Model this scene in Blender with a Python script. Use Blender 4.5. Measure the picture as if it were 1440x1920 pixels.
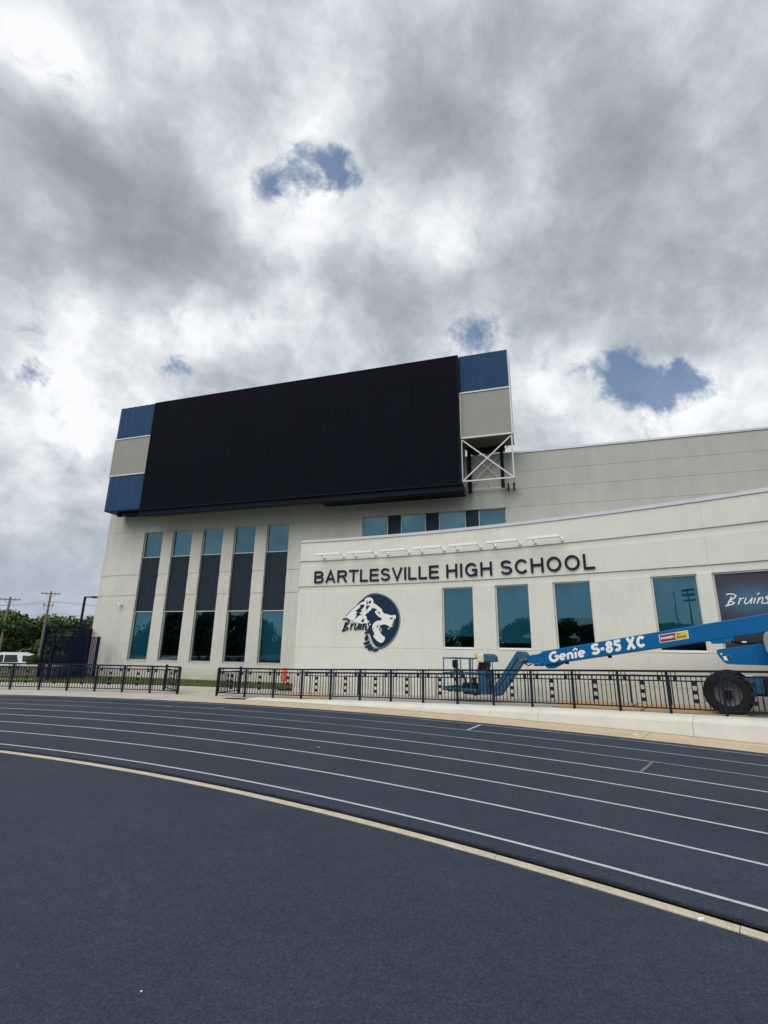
import bpy, bmesh, math, random
from mathutils import Vector, Matrix
from mathutils.geometry import tessellate_polygon
random.seed(7)
sc = bpy.context.scene
for o in list(bpy.data.objects): bpy.data.objects.remove(o)
R_ = math.radians
PI = math.pi

# ------------------------------------------------------------------ camera
cam_d = bpy.data.cameras.new('camera'); cam = bpy.data.objects.new('camera', cam_d)
sc.collection.objects.link(cam); sc.camera = cam
cam_d.sensor_fit = 'VERTICAL'; cam_d.sensor_height = 36.0; cam_d.sensor_width = 27.0
cam_d.lens = 36.0 * 918.18 / 1920.0
cam_d.clip_end = 3000; cam_d.clip_start = 0.05
PITCH, ROLL = 0.2686, 0.0149
cam.matrix_world = Matrix.Translation((0, 0, 1.976)) @ Matrix.Rotation(PI / 2 + PITCH, 4, 'X') @ Matrix.Rotation(ROLL, 4, 'Z')

# ------------------------------------------------------------------ node helpers
class NT:
    def __init__(s, tree): s.t = tree; s.n = tree.nodes; s.l = tree.links
    def new(s, kind, **kw):
        n = s.n.new(kind)
        for k, v in kw.items(): setattr(n, k, v)
        return n
    def put(s, sock, v):
        if hasattr(v, 'default_value') and hasattr(v, 'is_linked'): s.l.new(v, sock)
        elif v is not None:
            if isinstance(v, (tuple, list)) and len(v) == 3 and len(sock.default_value) == 4: v = (*v, 1)
            sock.default_value = v
    def math(s, op, a, b=None, c=None, clamp=False):
        n = s.new('ShaderNodeMath', operation=op, use_clamp=clamp)
        for i, v in enumerate((a, b, c)):
            if v is not None: s.put(n.inputs[i], v)
        return n.outputs[0]
    def vmath(s, op, a, b=None, out=0):
        n = s.new('ShaderNodeVectorMath', operation=op)
        s.put(n.inputs[0], a)
        if b is not None:
            if op == 'SCALE': s.put(n.inputs[3], b)
            else: s.put(n.inputs[1], b)
        return n.outputs[out]
    def noise(s, vec, scale, detail=3, rough=.55, dist=0., out=0):
        n = s.new('ShaderNodeTexNoise'); s.l.new(vec, n.inputs['Vector'])
        n.inputs['Scale'].default_value = scale; n.inputs['Detail'].default_value = detail
        n.inputs['Roughness'].default_value = rough; n.inputs['Distortion'].default_value = dist
        return n.outputs[out]
    def ramp(s, fac, stops, interp='LINEAR'):
        n = s.new('ShaderNodeValToRGB'); cr = n.color_ramp; cr.interpolation = interp
        while len(cr.elements) < len(stops): cr.elements.new(.5)
        for e, (p, c) in zip(cr.elements, stops):
            e.position = p; e.color = (*c, 1) if len(c) == 3 else c
        s.l.new(fac, n.inputs[0]); return n.outputs[0]
    def mix(s, fac, a, b, kind='MIX'):
        n = s.new('ShaderNodeMix', data_type='RGBA', blend_type=kind)
        s.put(n.inputs[0], fac); s.put(n.inputs[6], a); s.put(n.inputs[7], b)
        return n.outputs[2]
    def mrange(s, v, a, b, c=0., d=1., smooth=True):
        n = s.new('ShaderNodeMapRange', interpolation_type='SMOOTHSTEP' if smooth else 'LINEAR')
        s.put(n.inputs[0], v)
        for i, x in enumerate((a, b, c, d)): n.inputs[i + 1].default_value = x
        return n.outputs[0]

# ------------------------------------------------------------------ sky
SUN_EL, SUN_AZ = R_(50), R_(-148)      # azimuth clockwise from +Y (behind the camera, to the left)
world = bpy.data.worlds.new('World'); sc.world = world; world.use_nodes = True
world.cycles.sampling_method = 'MANUAL'; world.cycles.sample_map_resolution = 256
w = NT(world.node_tree); w.n.clear()
tc = w.new('ShaderNodeTexCoord').outputs['Generated']
dirv = w.vmath('NORMALIZE', tc)
sky = w.new('ShaderNodeTexSky', sky_type='NISHITA', sun_disc=False, sun_elevation=SUN_EL, sun_rotation=SUN_AZ)
sep = w.new('ShaderNodeSeparateXYZ'); w.l.new(dirv, sep.inputs[0])
zc = w.math('ADD', w.math('MAXIMUM', sep.outputs[2], 0.0), 0.75)
cb = w.new('ShaderNodeCombineXYZ')
w.l.new(w.math('DIVIDE', sep.outputs[0], zc), cb.inputs[0]); w.l.new(w.math('DIVIDE', sep.outputs[1], zc), cb.inputs[1])
plane = cb.outputs[0]
# ragged direction for the placed masses
wob = w.vmath('SUBTRACT', w.noise(plane, 3.2, 5, .62, 0., 1), (.5, .5, .5))
dw = w.vmath('ADD', dirv, w.vmath('SCALE', wob, .13))
wob2 = w.vmath('SUBTRACT', w.noise(dirv, 20., 4, .65, 0., 1), (.5, .5, .5))
dw2 = w.vmath('ADD', dirv, w.vmath('ADD', w.vmath('SCALE', wob, .05), w.vmath('SCALE', wob2, .07)))
def blobs(lst, vec, k=1.):
    tot = None
    for x, y, z, r, a in lst:
        d = w.vmath('DISTANCE', vec, (x, y, z), out=1)
        v = w.math('MULTIPLY', w.mrange(d, r * k, 0., 0., 1.), a)
        tot = v if tot is None else w.math('ADD', tot, v)
    return tot
MASS = [(-0.485, 0.44, 0.756, 0.115, -0.5), (-0.445, 0.485, 0.753, 0.085, -0.35), (-0.409, 0.537, 0.738, 0.083, -0.34), (-0.371, 0.587, 0.72, 0.074, -0.1), (-0.255, 0.503, 0.826, 0.19, -0.14), (-0.135, 0.509, 0.85, 0.155, -0.12), (-0.076, 0.562, 0.824, 0.127, -0.12), (-0.273, 0.607, 0.747, 0.122, -0.2), (-0.24, 0.65, 0.721, 0.106, -0.26), (-0.153, 0.661, 0.734, 0.12, -0.28), (-0.158, 0.706, 0.69, 0.114, -0.2), (-0.036, 0.702, 0.711, 0.102, -0.24), (0.068, 0.697, 0.714, 0.145, -0.36), (0.157, 0.675, 0.721, 0.11, -0.12), (-0.165, 0.786, 0.596, 0.118, -0.2), (-0.559, 0.664, 0.497, 0.098, -0.22), (-0.516, 0.709, 0.48, 0.116, -0.2), (-0.356, 0.751, 0.556, 0.129, -0.24), (-0.287, 0.769, 0.571, 0.107, -0.24), (-0.424, 0.787, 0.448, 0.156, -0.2), (-0.528, 0.756, 0.388, 0.144, -0.2), (-0.577, 0.727, 0.372, 0.114, -0.12), (-0.566, 0.782, 0.262, 0.154, -0.14), (-0.519, 0.794, 0.316, 0.112, -0.1), (0.327, 0.825, 0.46, 0.153, -0.2), (0.278, 0.82, 0.501, 0.084, -0.18), (0.456, 0.804, 0.382, 0.123, -0.34), (0.524, 0.757, 0.391, 0.109, -0.3), (0.583, 0.712, 0.392, 0.101, -0.16), (-0.046, 0.8, 0.598, 0.085, -0.1), (-0.583, 0.79, 0.19, 0.104, -0.1), (0.457, 0.515, 0.725, 0.056, -0.08), (-0.5, 0.492, 0.713, 0.133, 0.164), (-0.459, 0.533, 0.711, 0.124, 0.164), (-0.397, 0.596, 0.699, 0.17, 0.246), (-0.465, 0.621, 0.631, 0.161, 0.164), (-0.352, 0.661, 0.663, 0.152, 0.23), (-0.271, 0.729, 0.629, 0.154, 0.246), (-0.362, 0.701, 0.614, 0.11, 0.123), (-0.419, 0.668, 0.615, 0.116, 0.098), (-0.523, 0.603, 0.602, 0.103, 0.082), (0.07, 0.525, 0.848, 0.19, 0.18), (0.093, 0.586, 0.805, 0.164, 0.279), (0.027, 0.633, 0.774, 0.111, 0.131), (-0.006, 0.778, 0.628, 0.173, 0.246), (-0.104, 0.752, 0.651, 0.081, 0.148), (-0.026, 0.817, 0.575, 0.115, 0.131), (0.337, 0.498, 0.799, 0.243, 0.098), (0.436, 0.561, 0.704, 0.261, 0.139), (0.338, 0.685, 0.645, 0.24, 0.082), (0.496, 0.671, 0.551, 0.247, 0.107), (0.218, 0.757, 0.616, 0.16, 0.066), (-0.472, 0.744, 0.473, 0.074, 0.082), (-0.562, 0.634, 0.531, 0.073, 0.082), (-0.594, 0.689, 0.417, 0.065, 0.082), (-0.554, 0.827, 0.098, 0.236, 0.115)]
GAPS = [(-0.11, 0.628, 0.77, 0.083, -0.62), (-0.075, 0.637, 0.767, 0.062, -0.6), (-0.161, 0.618, 0.769, 0.072, -0.45), (-0.202, 0.636, 0.745, 0.053, -0.42), (0.157, 0.807, 0.569, 0.085, -0.75), (0.216, 0.802, 0.557, 0.068, -0.45), (-0.575, 0.706, 0.413, 0.049, -0.63), (-0.373, 0.792, 0.484, 0.043, -0.51), (-0.243, 0.785, 0.57, 0.051, -0.54), (0.38, 0.777, 0.501, 0.06875, -0.45), (0.419, 0.775, 0.473, 0.08125, -0.6), (0.459, 0.767, 0.448, 0.09375, -0.75), (0.498, 0.748, 0.438, 0.075, -0.6), (0.53, 0.727, 0.436, 0.056249999999999994, -0.4), (0.411, 0.676, 0.612, 0.0625, -0.3)]
# rolls of cloud drawn out along one wind direction
ua = w.vmath('DOT_PRODUCT', plane, (.89, -.45, 0.), out=1); va = w.vmath('DOT_PRODUCT', plane, (.45, .89, 0.), out=1)
cb2 = w.new('ShaderNodeCombineXYZ'); w.l.new(ua, cb2.inputs[0]); w.l.new(w.math('MULTIPLY', va, .80), cb2.inputs[1]); rolls = cb2.outputs[0]
n1 = w.noise(rolls, 3.4, 2, .5, .3)
n2 = w.noise(rolls, 8., 6, .60, .45)
vo = w.new('ShaderNodeTexVoronoi', feature='SMOOTH_F1', normalize=True); w.l.new(w.vmath('ADD', plane, w.vmath('SCALE', wob, .25)), vo.inputs['Vector'])
vo.inputs['Scale'].default_value = 9.; vo.inputs['Detail'].default_value = 2; vo.inputs['Roughness'].default_value = .55; vo.inputs['Smoothness'].default_value = .5
n3 = w.noise(dirv, 15., 7, .64, .35)
def sub5(n, k): return w.math('MULTIPLY', w.math('SUBTRACT', n, .5), k)
D = w.math('ADD', .465, sub5(n1, .40)); D = w.math('ADD', D, sub5(n2, .70))
D = w.math('ADD', D, w.math('MULTIPLY', w.math('SUBTRACT', vo.outputs['Distance'], .30), .95))
D = w.math('ADD', D, sub5(n3, .64))
D = w.math('ADD', D, blobs(MASS, dw, 1.))
G = w.math('MULTIPLY', blobs(GAPS, dw2, .92), -1.)
H = w.math('SUBTRACT', G, w.math('MULTIPLY', w.math('SUBTRACT', D, .22), .55))
H = w.math('ADD', w.math('SUBTRACT', H, .03), w.math('ADD', sub5(n3, 1.9), sub5(n2, 1.0)))
D = w.math('SUBTRACT', w.math('MAXIMUM', D, .06), w.math('MULTIPLY', G, .25))
cloud = w.ramp(D, [(0., (1., 1., 1.)), (.10, (.91, .935, .955)), (.26, (.735, .775, .805)), (.42, (.585, .635, .675)), (.60, (.45, .50, .55)), (.80, (.355, .40, .45)), (1., (.295, .335, .385))])
hole = w.mrange(H, .08, .72)
blue = w.mix(.55, w.vmath('SCALE', sky.outputs[0], .11), (.125, .215, .40))
lowhaze = w.mrange(sep.outputs[2], .30, .0)
cloud = w.mix(w.math('MULTIPLY', lowhaze, .62), cloud, (.40, .485, .58))
skyc = w.mix(w.math('MULTIPLY', hole, .9), cloud, blue)
gnd = w.mrange(sep.outputs[2], -.0, -.05)
skyc = w.mix(gnd, skyc, (.10, .12, .12))
bg = w.new('ShaderNodeBackground'); w.l.new(w.vmath('SCALE', skyc, 10 * .505), bg.inputs[0]); bg.inputs[1].default_value = .1
wo = w.new('ShaderNodeOutputWorld'); w.l.new(bg.outputs[0], wo.inputs[0])

# ------------------------------------------------------------------ sun behind cloud
sd = bpy.data.lights.new('sun', 'SUN'); sd.energy = 1.2; sd.angle = R_(58); sd.color = (1., .965, .91)
sun = bpy.data.objects.new('sun', sd); sc.collection.objects.link(sun)
sv = Vector((math.sin(SUN_AZ) * math.cos(SUN_EL), math.cos(SUN_AZ) * math.cos(SUN_EL), math.sin(SUN_EL)))
sun.rotation_euler = sv.to_track_quat('Z', 'Y').to_euler(); sun.location = (-10, -20, 40)
sc.view_settings.view_transform = 'Standard'; sc.view_settings.look = 'None'
sc.view_settings.exposure = 1.0; sc.view_settings.gamma = 1; sc.view_settings.use_curve_mapping = False

# ------------------------------------------------------------------ materials
MATS = {}
def mat(name, col, rough=.7, metal=0., spec=.5, var=0., vscale=3., bump=0., bscale=60., streak=0., speck=None, fine=0., fscale=200., coord='Object', dirt=None, ground=0., weather=0.):
    if name in MATS: return MATS[name]
    m = bpy.data.materials.new(name); m.use_nodes = True; MATS[name] = m
    t = NT(m.node_tree); b = t.n['Principled BSDF']
    v = t.new('ShaderNodeTexCoord').outputs[coord]
    c = None
    base = t.new('ShaderNodeRGB'); base.outputs[0].default_value = (*col, 1); c = base.outputs[0]
    if var:
        f = t.noise(v, vscale, 5, .6)
        c = t.mix(1., c, t.ramp(f, [(.25, (1 - var,) * 3), (.75, (1 + var,) * 3)]), 'MULTIPLY')
    if streak:
        st = t.noise(t.vmath('MULTIPLY', v, (9., 9., .35)), 1., 6, .65)
        big = t.noise(v, .35, 3, .5)
        k = t.math('MULTIPLY', t.mrange(st, .42, .75), t.mrange(big, .35, .65))
        c = t.mix(t.math('MULTIPLY', k, streak), c, (col[0] * .45, col[1] * .45, col[2] * .42))
    if weather:
        sw_ = t.new('ShaderNodeSeparateXYZ'); t.l.new(v, sw_.inputs[0])
        wk = t.math('ADD', t.mrange(sw_.outputs[2], 5.5, 10.5), t.math('MULTIPLY', t.math('SUBTRACT', t.noise(t.vmath('MULTIPLY', v, (2., 2., .3)), 1., 5, .6), .5), .9), clamp=True)
        c = t.mix(t.math('MULTIPLY', wk, weather), c, (.33, .335, .315))
    if ground:
        sz_ = t.new('ShaderNodeSeparateXYZ'); t.l.new(v, sz_.inputs[0])
        gk = t.math('MULTIPLY', t.mrange(sz_.outputs[2], .95, .1), t.mrange(t.noise(v, 1.6, 6, .7), .38, .68))
        c = t.mix(t.math('MULTIPLY', gk, ground), c, (.38, .30, .19))
    if fine:
        f = t.noise(v, fscale, 2, .7)
        c = t.mix(1., c, t.ramp(f, [(.3, (1 - fine,) * 3), (.7, (1 + fine,) * 3)]), 'MULTIPLY')
    if dirt:
        f = t.noise(v, dirt[1], 7, .7, .5)
        c = t.mix(t.mrange(f, dirt[2], dirt[2] + .2), c, dirt[0])
    t.l.new(c, b.inputs['Base Color'])
    b.inputs['Roughness'].default_value = rough; b.inputs['Metallic'].default_value = metal
    b.inputs['Specular IOR Level'].default_value = spec
    if bump:
        bn = t.new('ShaderNodeBump'); bn.inputs['Strength'].default_value = bump; bn.inputs['Distance'].default_value = .01
        t.l.new(t.noise(v, bscale, 4, .7), bn.inputs['Height']); t.l.new(bn.outputs[0], b.inputs['Normal'])
    return m
M_stucco = mat('stucco_low', (.655, .655, .585), .9, spec=.2, var=.05, vscale=1.3, bump=.5, bscale=45, fine=.06, fscale=38, streak=.16, ground=.4)
M_stucco_t = mat('stucco_tall', (.575, .572, .52), .9, weather=.62, spec=.2, var=.07, vscale=.8, bump=.5, bscale=45, fine=.06, fscale=38, streak=.36, ground=.55)
M_cap = mat('coping', (.50, .52, .56), .45, metal=.3, var=.06, vscale=4)
M_frame = mat('window_frame', (.52, .51, .47), .5, metal=.2, var=.05)
M_framew = mat('wing_window_frame', (.66, .65, .61), .5, var=.04)
M_navy = mat('navy_panel', (.010, .022, .036), .6, spec=.25, var=.12, vscale=6, fine=.15, fscale=60)
M_letter = mat('navy_letter', (.008, .011, .028), .6, spec=.2)
M_logonavy = mat('logo_navy', (.009, .028, .060), .7, spec=.15, var=.15, vscale=5)
M_logowhite = mat('logo_white', (.74, .75, .73), .7, var=.04, vscale=5)
M_logogrey = mat('logo_grey', (.28, .34, .38), .7)
M_white = mat('white_paint', (.78, .78, .76), .45, var=.04)
M_screen = mat('screen_face', (.0028, .0045, .0085), .75, spec=.06, fine=.25, fscale=25, var=.2, vscale=.8)
M_blackblue = mat('dark_trim', (.005, .008, .016), .7, spec=.12, var=.1)
M_blue = mat('blue_siding', (.012, .052, .130), .6, spec=.2, var=.10, vscale=2.5, streak=.25)
M_mesh = mat('perforated_grey', (.27, .262, .24), .7, var=.06, vscale=2, fine=.12, fscale=30)
M_galv = mat('white_steel', (.62, .63, .60), .5, var=.1, vscale=6, dirt=((.24, .10, .05), 5., .66))
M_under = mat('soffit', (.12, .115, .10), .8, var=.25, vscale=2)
M_conc = mat('concrete', (.47, .43, .375), .9, spec=.2, var=.10, vscale=.9, bump=.35, bscale=30, fine=.10, fscale=70, dirt=((.30, .25, .20), 1.4, .60))
M_dusty = mat('dusty_concrete', (.53, .42, .295), .92, spec=.2, var=.12, vscale=1.1, bump=.35, bscale=30, fine=.12, fscale=70, dirt=((.60, .52, .41), 1.7, .56))
M_deck = mat('deck_concrete', (.36, .34, .30), .9, spec=.2, var=.12, vscale=1.3, bump=.3, bscale=30, fine=.1, fscale=60, dirt=((.24, .21, .18), 1.6, .60))
M_kerb = mat('kerb_concrete', (.63, .625, .565), .85, spec=.2, var=.08, vscale=1.6, bump=.3, bscale=40, fine=.06, fscale=60, dirt=((.40, .38, .33), 3.2, .64))
M_curb = mat('inner_curb_concrete', (.50, .44, .35), .9, spec=.2, var=.14, vscale=6, bump=.8, bscale=60, fine=.16, fscale=45, dirt=((.22, .19, .16), 7., .62))
M_rail = mat('navy_rail', (.0065, .0105, .024), .6, spec=.2, var=.1, vscale=8)
M_gateblue = mat('navy_gate', (.003, .010, .028), .65, spec=.12, var=.1, vscale=4)
M_lift = mat('lift_blue', (.0, .105, .285), .45, spec=.2, var=.06, vscale=4, dirt=((.02, .09, .19), 3., .68))
M_liftd = mat('lift_blue_dusty', (.014, .085, .165), .5, var=.15, vscale=6, dirt=((.10, .16, .20), 6., .62))
M_black = mat('black_steel', (.009, .009, .011), .6, spec=.2, var=.2, vscale=6)
M_tyre = mat('tyre_rubber', (.022, .021, .023), .85, spec=.2, var=.25, vscale=7, bump=.5, bscale=40, dirt=((.11, .09, .075), 6., .62))
M_rim = mat('dusty_rim', (.17, .16, .155), .7, var=.2, vscale=9, dirt=((.07, .06, .06), 10., .55))
M_grey = mat('grey_cowl', (.22, .24, .26), .4, var=.06, vscale=4)
M_yellow = mat('yellow_paint', (.62, .44, .03), .5, var=.05)
M_cream = mat('cream_plastic', (.62, .60, .42), .55, var=.06)
M_maroon = mat('maroon_sticker', (.22, .012, .03), .5)
M_glassdark = mat('car_glass', (.02, .022, .028), .12, spec=.6)
M_car = mat('car_white', (.78, .80, .82), .2, spec=.6)
M_carg = mat('car_grey', (.06, .065, .075), .3, metal=.4)
M_red = mat('tail_lamp', (.30, .02, .015), .3)
M_orange = mat('orange_cloth', (.85, .10, .045), .8, var=.15, vscale=20)
M_pink = mat('pink_paint', (.55, .20, .16), .85, var=.3, vscale=25)
M_ply = mat('plywood', (.50, .33, .18), .8, spec=.2, var=.14, vscale=2, streak=0., fine=.1, fscale=30, dirt=((.28, .19, .11), 2.2, .62))
M_bark = mat('pole_wood', (.20, .17, .14), .9, var=.2, vscale=8)
M_wire = mat('wire', (.03, .03, .035), .6)
M_stone = mat('field_stone', (.23, .215, .185), .9, var=.35, vscale=6, bump=.6, bscale=25)
M_litter = mat('white_paper', (.78, .77, .74), .8)
M_shade = mat('roller_shade', (.36, .42, .42), .8, var=.05, vscale=4)
M_room = mat('dark_room', (.012, .014, .015), .9)

def mat_track():
    m = bpy.data.materials.new('track_rubber'); m.use_nodes = True; t = NT(m.node_tree); b = t.n['Principled BSDF']
    v = t.new('ShaderNodeTexCoord').outputs['Object']
    big = t.noise(v, .55, 4, .55, .4); mid = t.noise(v, 7., 5, .6); gr = t.noise(v, 95., 3, .75); gr2 = t.noise(v, 34., 3, .8)
    c = t.ramp(big, [(.3, (.0225, .0325, .0535)), (.7, (.0300, .0415, .0640))])
    c = t.mix(1., c, t.ramp(mid, [(.3, (.88,) * 3), (.7, (1.12,) * 3)]), 'MULTIPLY')
    c = t.mix(1., c, t.ramp(gr, [(.34, (.50, .52, .55)), (.5, (1.,) * 3), (.66, (1.62, 1.58, 1.54))]), 'MULTIPLY')
    c = t.mix(1., c, t.ramp(gr2, [(.36, (.76,) * 3), (.64, (1.26,) * 3)]), 'MULTIPLY')
    sp = t.noise(v, 60., 1, .5); c = t.mix(t.math('MULTIPLY', t.mrange(sp, .74, .80), .35), c, (.30, .30, .31))
    t.l.new(c, b.inputs['Base Color']); b.inputs['Roughness'].default_value = .82; b.inputs['Specular IOR Level'].default_value = .28
    bn = t.new('ShaderNodeBump'); bn.inputs['Strength'].default_value = .7; bn.inputs['Distance'].default_value = .006
    t.l.new(gr, bn.inputs['Height']); t.l.new(bn.outputs[0], b.inputs['Normal'])
    return m
M_track = mat_track()
def mat_line(name, col, wear):
    m = bpy.data.materials.new(name); m.use_nodes = True; t = NT(m.node_tree); b = t.n['Principled BSDF']
    v = t.new('ShaderNodeTexCoord').outputs['Object']
    f = t.noise(v, 55., 4, .75); g = t.noise(v, .5, 3, .6)
    k = t.mrange(t.math('ADD', f, t.math('MULTIPLY', t.math('SUBTRACT', g, .5), .5)), wear, wear + .16)
    c = t.mix(k, col, (.06, .075, .10)); t.l.new(c, b.inputs['Base Color']); b.inputs['Roughness'].default_value = .8
    return m
M_line = mat_line('lane_paint', (.44, .49, .51), .58)
M_linew = mat_line('worn_lane_paint', (.33, .37, .40), .50)
M_linep = mat_line('pink_lane_paint', (.17, .125, .145), .54)
def mat_poster():
    m = bpy.data.materials.new('poster_film'); m.use_nodes = True; t = NT(m.node_tree); b = t.n['Principled BSDF']
    v = t.new('ShaderNodeTexCoord').outputs['Object']      # object origin at the glow's centre
    d = t.vmath('LENGTH', t.vmath('MULTIPLY', v, (.75, 1., 1.35)), out=1)
    f = t.math('MULTIPLY', t.mrange(d, .95, 0.), t.math('ADD', .6, t.noise(v, 9., 4, .6)))
    c = t.mix(f, (.030, .033, .045), (.045, .12, .21)); t.l.new(c, b.inputs['Base Color']); b.inputs['Roughness'].default_value = .35
    return m
M_poster = mat_poster()
def mat_glass():
    m = bpy.data.materials.new('teal_glass'); m.use_nodes = True; t = NT(m.node_tree); t.n.clear()
    g = t.new('ShaderNodeBsdfGlossy'); g.inputs['Color'].default_value = (.34, .60, .70, 1); g.inputs['Roughness'].default_value = .015
    tr = t.new('ShaderNodeBsdfTransparent'); tr.inputs['Color'].default_value = (.15, .42, .52, 1)
    v = t.new('ShaderNodeTexCoord').outputs['Object']
    bn = t.new('ShaderNodeBump'); bn.inputs['Strength'].default_value = .04; bn.inputs['Distance'].default_value = .02
    t.l.new(t.noise(v, 1.1, 2, .5), bn.inputs['Height']); t.l.new(bn.outputs[0], g.inputs['Normal'])
    mx = t.new('ShaderNodeMixShader'); mx.inputs[0].default_value = .26
    t.l.new(tr.outputs[0], mx.inputs[1]); t.l.new(g.outputs[0], mx.inputs[2])
    o = t.new('ShaderNodeOutputMaterial'); t.l.new(mx.outputs[0], o.inputs[0]); return m
M_glass = mat_glass()
def mat_leaf(name, dark, light):
    m = bpy.data.materials.new(name); m.use_nodes = True; t = NT(m.node_tree); b = t.n['Principled BSDF']
    g = t.new('ShaderNodeNewGeometry'); v = t.new('ShaderNodeTexCoord').outputs['Object']
    f = t.math('ADD', t.math('MULTIPLY', g.outputs['Random Per Island'], .6), t.math('MULTIPLY', t.noise(v, .6, 3), .5))
    t.l.new(t.ramp(f, [(.15, dark), (.85, light)]), b.inputs['Base Color'])
    b.inputs['Roughness'].default_value = .65; b.inputs['Specular IOR Level'].default_value = .25; return m
M_leaf = mat_leaf('leaves', (.020, .045, .014), (.080, .130, .035))
M_leafd = mat_leaf('dark_leaves', (.012, .030, .012), (.045, .078, .026))
M_hedge = mat_leaf('hedge_leaves', (.010, .028, .008), (.050, .090, .016))
M_grass = mat_leaf('grass_blades', (.06, .085, .022), (.16, .19, .06))
M_soil_shadow = mat('dark_soil_shadow', (.022, .020, .018), .95, spec=.1, var=.4, vscale=9)
M_lawn = mat('lawn', (.085, .115, .035), .95, spec=.1, var=.3, vscale=1.5, fine=.2, fscale=30)

# ------------------------------------------------------------------ mesh helpers
COL = sc.collection
class MB:
    """collects solids and sheets, links them as one mesh object"""
    def __init__(s): s.v = []; s.f = []
    def add(s, vs, fs):
        o = len(s.v); s.v += [tuple(x) for x in vs]; s.f += [tuple(i + o for i in f) for f in fs]; return s
    def box(s, x0, x1, y0, y1, z0, z1, mp=None):
        vs = [(x, y, z) for z in (z0, z1) for x, y in ((x0, y0), (x1, y0), (x1, y1), (x0, y1))]
        if mp: vs = [mp(*p) for p in vs]
        return s.add(vs, [(3, 2, 1, 0), (4, 5, 6, 7), (0, 1, 5, 4), (1, 2, 6, 5), (2, 3, 7, 6), (3, 0, 4, 7)])
    def prism(s, poly, y0, y1, mp=None):
        """polygon in (x,z), extruded along y"""
        n = len(poly)
        tri = tessellate_polygon([[Vector((a, b, 0)) for a, b in poly]])
        vs = [(a, y0, b) for a, b in poly] + [(a, y1, b) for a, b in poly]
        if mp: vs = [mp(*p) for p in vs]
        fs = [tuple(t) for t in tri] + [tuple(i + n for i in reversed(t)) for t in tri] + [(i, (i + 1) % n, (i + 1) % n + n, i + n) for i in range(n)]
        return s.add(vs, fs)
    def tube(s, pts, r, n=6, caps=True):
        pts = [Vector(p) for p in pts]; k = len(pts); rs = r if isinstance(r, (list, tuple)) else [r] * k
        vs = []
        for i, p in enumerate(pts):
            d = (pts[min(i + 1, k - 1)] - pts[max(i - 1, 0)]).normalized()
            u = d.cross(Vector((0, 0, 1)));
            if u.length < .05: u = d.cross(Vector((0, 1, 0)))
            u.normalize(); q = d.cross(u)
            for j in range(n):
                a = 2 * PI * (j + .5) / n; vs.append(p + (u * math.cos(a) + q * math.sin(a)) * rs[i])
        fs = [(i * n + j, i * n + (j + 1) % n, (i + 1) * n + (j + 1) % n, (i + 1) * n + j) for i in range(k - 1) for j in range(n)]
        if caps: fs += [tuple(range(n)), tuple(reversed(range((k - 1) * n, k * n)))]
        return s.add(vs, fs)
    def bar(s, a, b, wd, h=None):
        return s.tube([a, b], (wd * .7071), 4)
    def ribbon(s, pts, wd, y0, y1, closed=False, mp=None):
        """flat stroke in (x,z) with thickness from y0 to y1"""
        P = [Vector(p) for p in pts]; n = len(P); L = []; Rr = []
        for i in range(n):
            if closed: a = P[i - 1]; c = P[(i + 1) % n]
            else: a = P[max(i - 1, 0)]; c = P[min(i + 1, n - 1)]
            d1 = (P[i] - a); d2 = (c - P[i])
            if d1.length < 1e-9: d1 = d2
            if d2.length < 1e-9: d2 = d1
            d1.normalize(); d2.normalize()
            n1 = Vector((-d1.y, d1.x)); n2 = Vector((-d2.y, d2.x)); m = (n1 + n2)
            if m.length < 1e-6: m = n1
            m.normalize(); ww = wd[i] if isinstance(wd, (list, tuple)) else wd
            k = ww / 2 / max(m.dot(n1), .45)
            L.append(P[i] + m * k); Rr.append(P[i] - m * k)
        vs = [];
        for i in range(n):
            vs += [(L[i].x, y0, L[i].y), (Rr[i].x, y0, Rr[i].y), (L[i].x, y1, L[i].y), (Rr[i].x, y1, Rr[i].y)]
        if mp: vs = [mp(*p) for p in vs]
        fs = []
        for i in range(n if closed else n - 1):
            a = 4 * i; b = 4 * ((i + 1) % n)
            fs += [(a, a + 1, b + 1, b), (a + 2, b + 2, b + 3, a + 3), (a, b, b + 2, a + 2), (a + 1, a + 3, b + 3, b + 1)]
        if not closed: e = 4 * (n - 1); fs += [(0, 2, 3, 1), (e, e + 1, e + 3, e + 2)]
        return s.add(vs, fs)
    def mesh(s, name, m, smooth=False):
        me = bpy.data.meshes.new(name); me.from_pydata(s.v, [], s.f)
        bm = bmesh.new(); bm.from_mesh(me); bmesh.ops.recalc_face_normals(bm, faces=bm.faces); bm.to_mesh(me); bm.free()
        me.materials.append(m)
        if smooth: me.polygons.foreach_set('use_smooth', [True] * len(me.polygons))
        return me
    def build(s, name, m, parent=None, label=None, smooth=False, bevel=0., kind=None):
        o = bpy.data.objects.new(name, s.mesh(name, m, smooth)); COL.objects.link(o)
        if parent: o.parent = parent
        if label: o['label'] = label
        if kind: o['kind'] = kind
        if bevel:
            b = o.modifiers.new('bevel', 'BEVEL'); b.width = bevel; b.segments = 2; b.limit_method = 'ANGLE'
        return o
def tag(o, label, cat, group=None, kind=None):
    o['label'] = label; o['category'] = cat
    if group: o['group'] = group
    if kind: o['kind'] = kind
    return o
def thing(name, label, cat, loc=(0, 0, 0), rz=0., group=None):
    o = bpy.data.objects.new(name, None); COL.objects.link(o); o.location = loc; o.rotation_euler = (0, 0, rz); o.empty_display_size = .2
    return tag(o, label, cat, group)
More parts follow.
